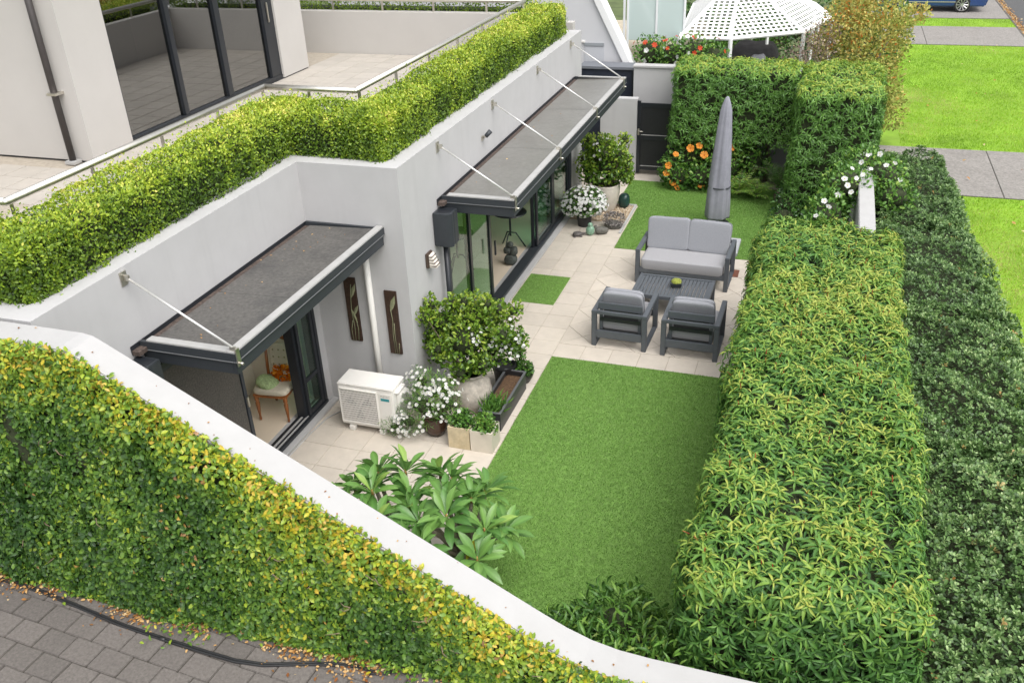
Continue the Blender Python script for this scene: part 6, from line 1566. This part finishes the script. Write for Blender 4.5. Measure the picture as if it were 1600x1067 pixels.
d_ = unit(rng.normal(0, 1, (14, 3)) + np.array([0, -0.9, 0.2])); cs = np.array([(-3.95, 21.6, 2.3), (-3.45, 21.6, 2.25), (-2.95, 21.5, 2.3)])[rng.integers(0, 3, 14)]
white_flowers(rf, cs + d_ * np.array([0.42, 0.37, 0.42]), d_, 0.05, M_WHITEFL)
M_AUT = leaf_mat('autumn_leaf', [(0, (0.14, 0.17, 0.035)), (0.35, (0.33, 0.37, 0.08)), (0.65, (0.54, 0.52, 0.16)), (0.85, (0.66, 0.48, 0.15)), (1, (0.64, 0.24, 0.05))], 0.5, 0.35, 0.3)
def tree(name, label, base, trunk_h, blobs, m, tpl, ln, dens, lv0, lvs, top, tr=0.07, core=0.0, limbs=7):
    t = thing(name, label, 'tree', (*base, 0))
    bx, by = base
    MB().tube([(bx, by, -0.03), (bx + 0.03, by, trunk_h * 0.5), (bx, by + 0.03, trunk_h)], [tr, tr * 0.8, tr * 0.6], 9).build('trunk', M_BARK, t, smooth=True)
    for k in range(limbs):
        c = Vector(blobs[k % len(blobs)][0]); r = blobs[k % len(blobs)][1]
        e = c + Vector((random.uniform(-.5, .5) * r[0], random.uniform(-.5, .5) * r[1], random.uniform(0, .6) * r[2]))
        s0 = Vector((bx, by, trunk_h * random.uniform(0.6, 1.0)))
        MB().tube([s0, (s0 + e) / 2 + Vector((0, 0, 0.1)), e], [tr * 0.45, tr * 0.3, 0.008], 6).build('limb', M_BARK, t, smooth=True)
    PP, DD, NN = [], [], []
    for i, (c, r) in enumerate(blobs):
        area = 4 * PI * ((r[0] * r[1] + r[1] * r[2] + r[0] * r[2]) / 3)
        P, d, dp = blob_skin(c, r, int(area * dens), 0.3, 2.6, 0.3, seed=i * 2.1)
        PP.append(P); DD.append(unit(d + rand_dirs(len(P)) * 0.8 + UP * 0.1)); NN.append(unit(d * 0.5 + UP * 0.6 + rng.normal(0, 0.5, d.shape)))
    P, D, Nn = np.concatenate(PP), np.concatenate(DD), np.concatenate(NN); n = len(P)
    z0, z1 = P[:, 2].min(), P[:, 2].max()
    lv = np.clip(lv0 + top * ((P[:, 2] - z0) / (z1 - z0) - 0.4) + 0.16 * wobble(P, 3.0) + rng.normal(0, lvs, n), 0, 1)
    leaves('crown', P, D, Nn, ln * rng.uniform(0.7, 1.2, n), lv, tpl, m, t)
    return t
tree('autumn_tree', 'small tree with yellow and orange leaves at the end of the rear hedge', (0.85, 22.6), 1.6, [((0.9, 22.6, 2.2), (0.75, 0.7, 0.8)), ((0.35, 22.9, 2.9), (0.55, 0.6, 0.6)), ((1.2, 22.5, 1.4), (0.50, 0.55, 0.7)), ((1.35, 22.9, 2.7), (0.42, 0.5, 0.5)), ((0.7, 23.2, 3.3), (0.7, 0.6, 0.55)), ((1.45, 23.0, 0.9), (0.4, 0.5, 0.5)), ((0.0, 22.9, 2.35), (0.5, 0.45, 0.4)), ((1.75, 23.3, 3.0), (0.35, 0.35, 0.2))], M_AUT, LT_OVAL, 0.075, 380, 0.46, 0.22, 0.28)
tree('bare_shrub', 'thin twiggy purplish shrub between the gazebo and the autumn tree', (-0.35, 22.3), 1.6, [((-0.45, 22.4, 2.25), (0.6, 0.4, 0.3)), ((-0.2, 22.5, 2.6), (0.45, 0.4, 0.3))], leaf_mat('purple_leaf', [(0, (0.10, 0.06, 0.06)), (0.6, (0.30, 0.22, 0.18)), (1, (0.45, 0.40, 0.20))], 0.6, 0.2), LT_TINY, 0.06, 260, 0.5, 0.25, 0.0, 0.05)
tree('garden_tree', 'dark evergreen bush behind the gazebo', (-1.5, 29.5), 1.2, [((-1.5, 29.5, 1.6), (2.4, 1.0, 1.2)), ((-4.0, 30.0, 1.7), (1.6, 1.0, 1.3)), ((1.0, 29.0, 1.5), (1.2, 1.2, 1.2))], M_DEEP, LT_OVAL, 0.12, 130, 0.45, 0.2, 0.3, 0.12)
tree('garden_tree', 'green bush at the foot of the gazebo posts', (-2.6, 23.4), 0.5, [((-2.9, 23.2, 1.2), (0.6, 0.5, 0.75)), ((-0.9, 22.9, 1.4), (0.5, 0.4, 0.6)), ((-2.2, 26.5, 1.5), (1.2, 0.6, 0.8))], M_MID, LT_OVAL, 0.09, 220, 0.45, 0.2, 0.3, 0.06)
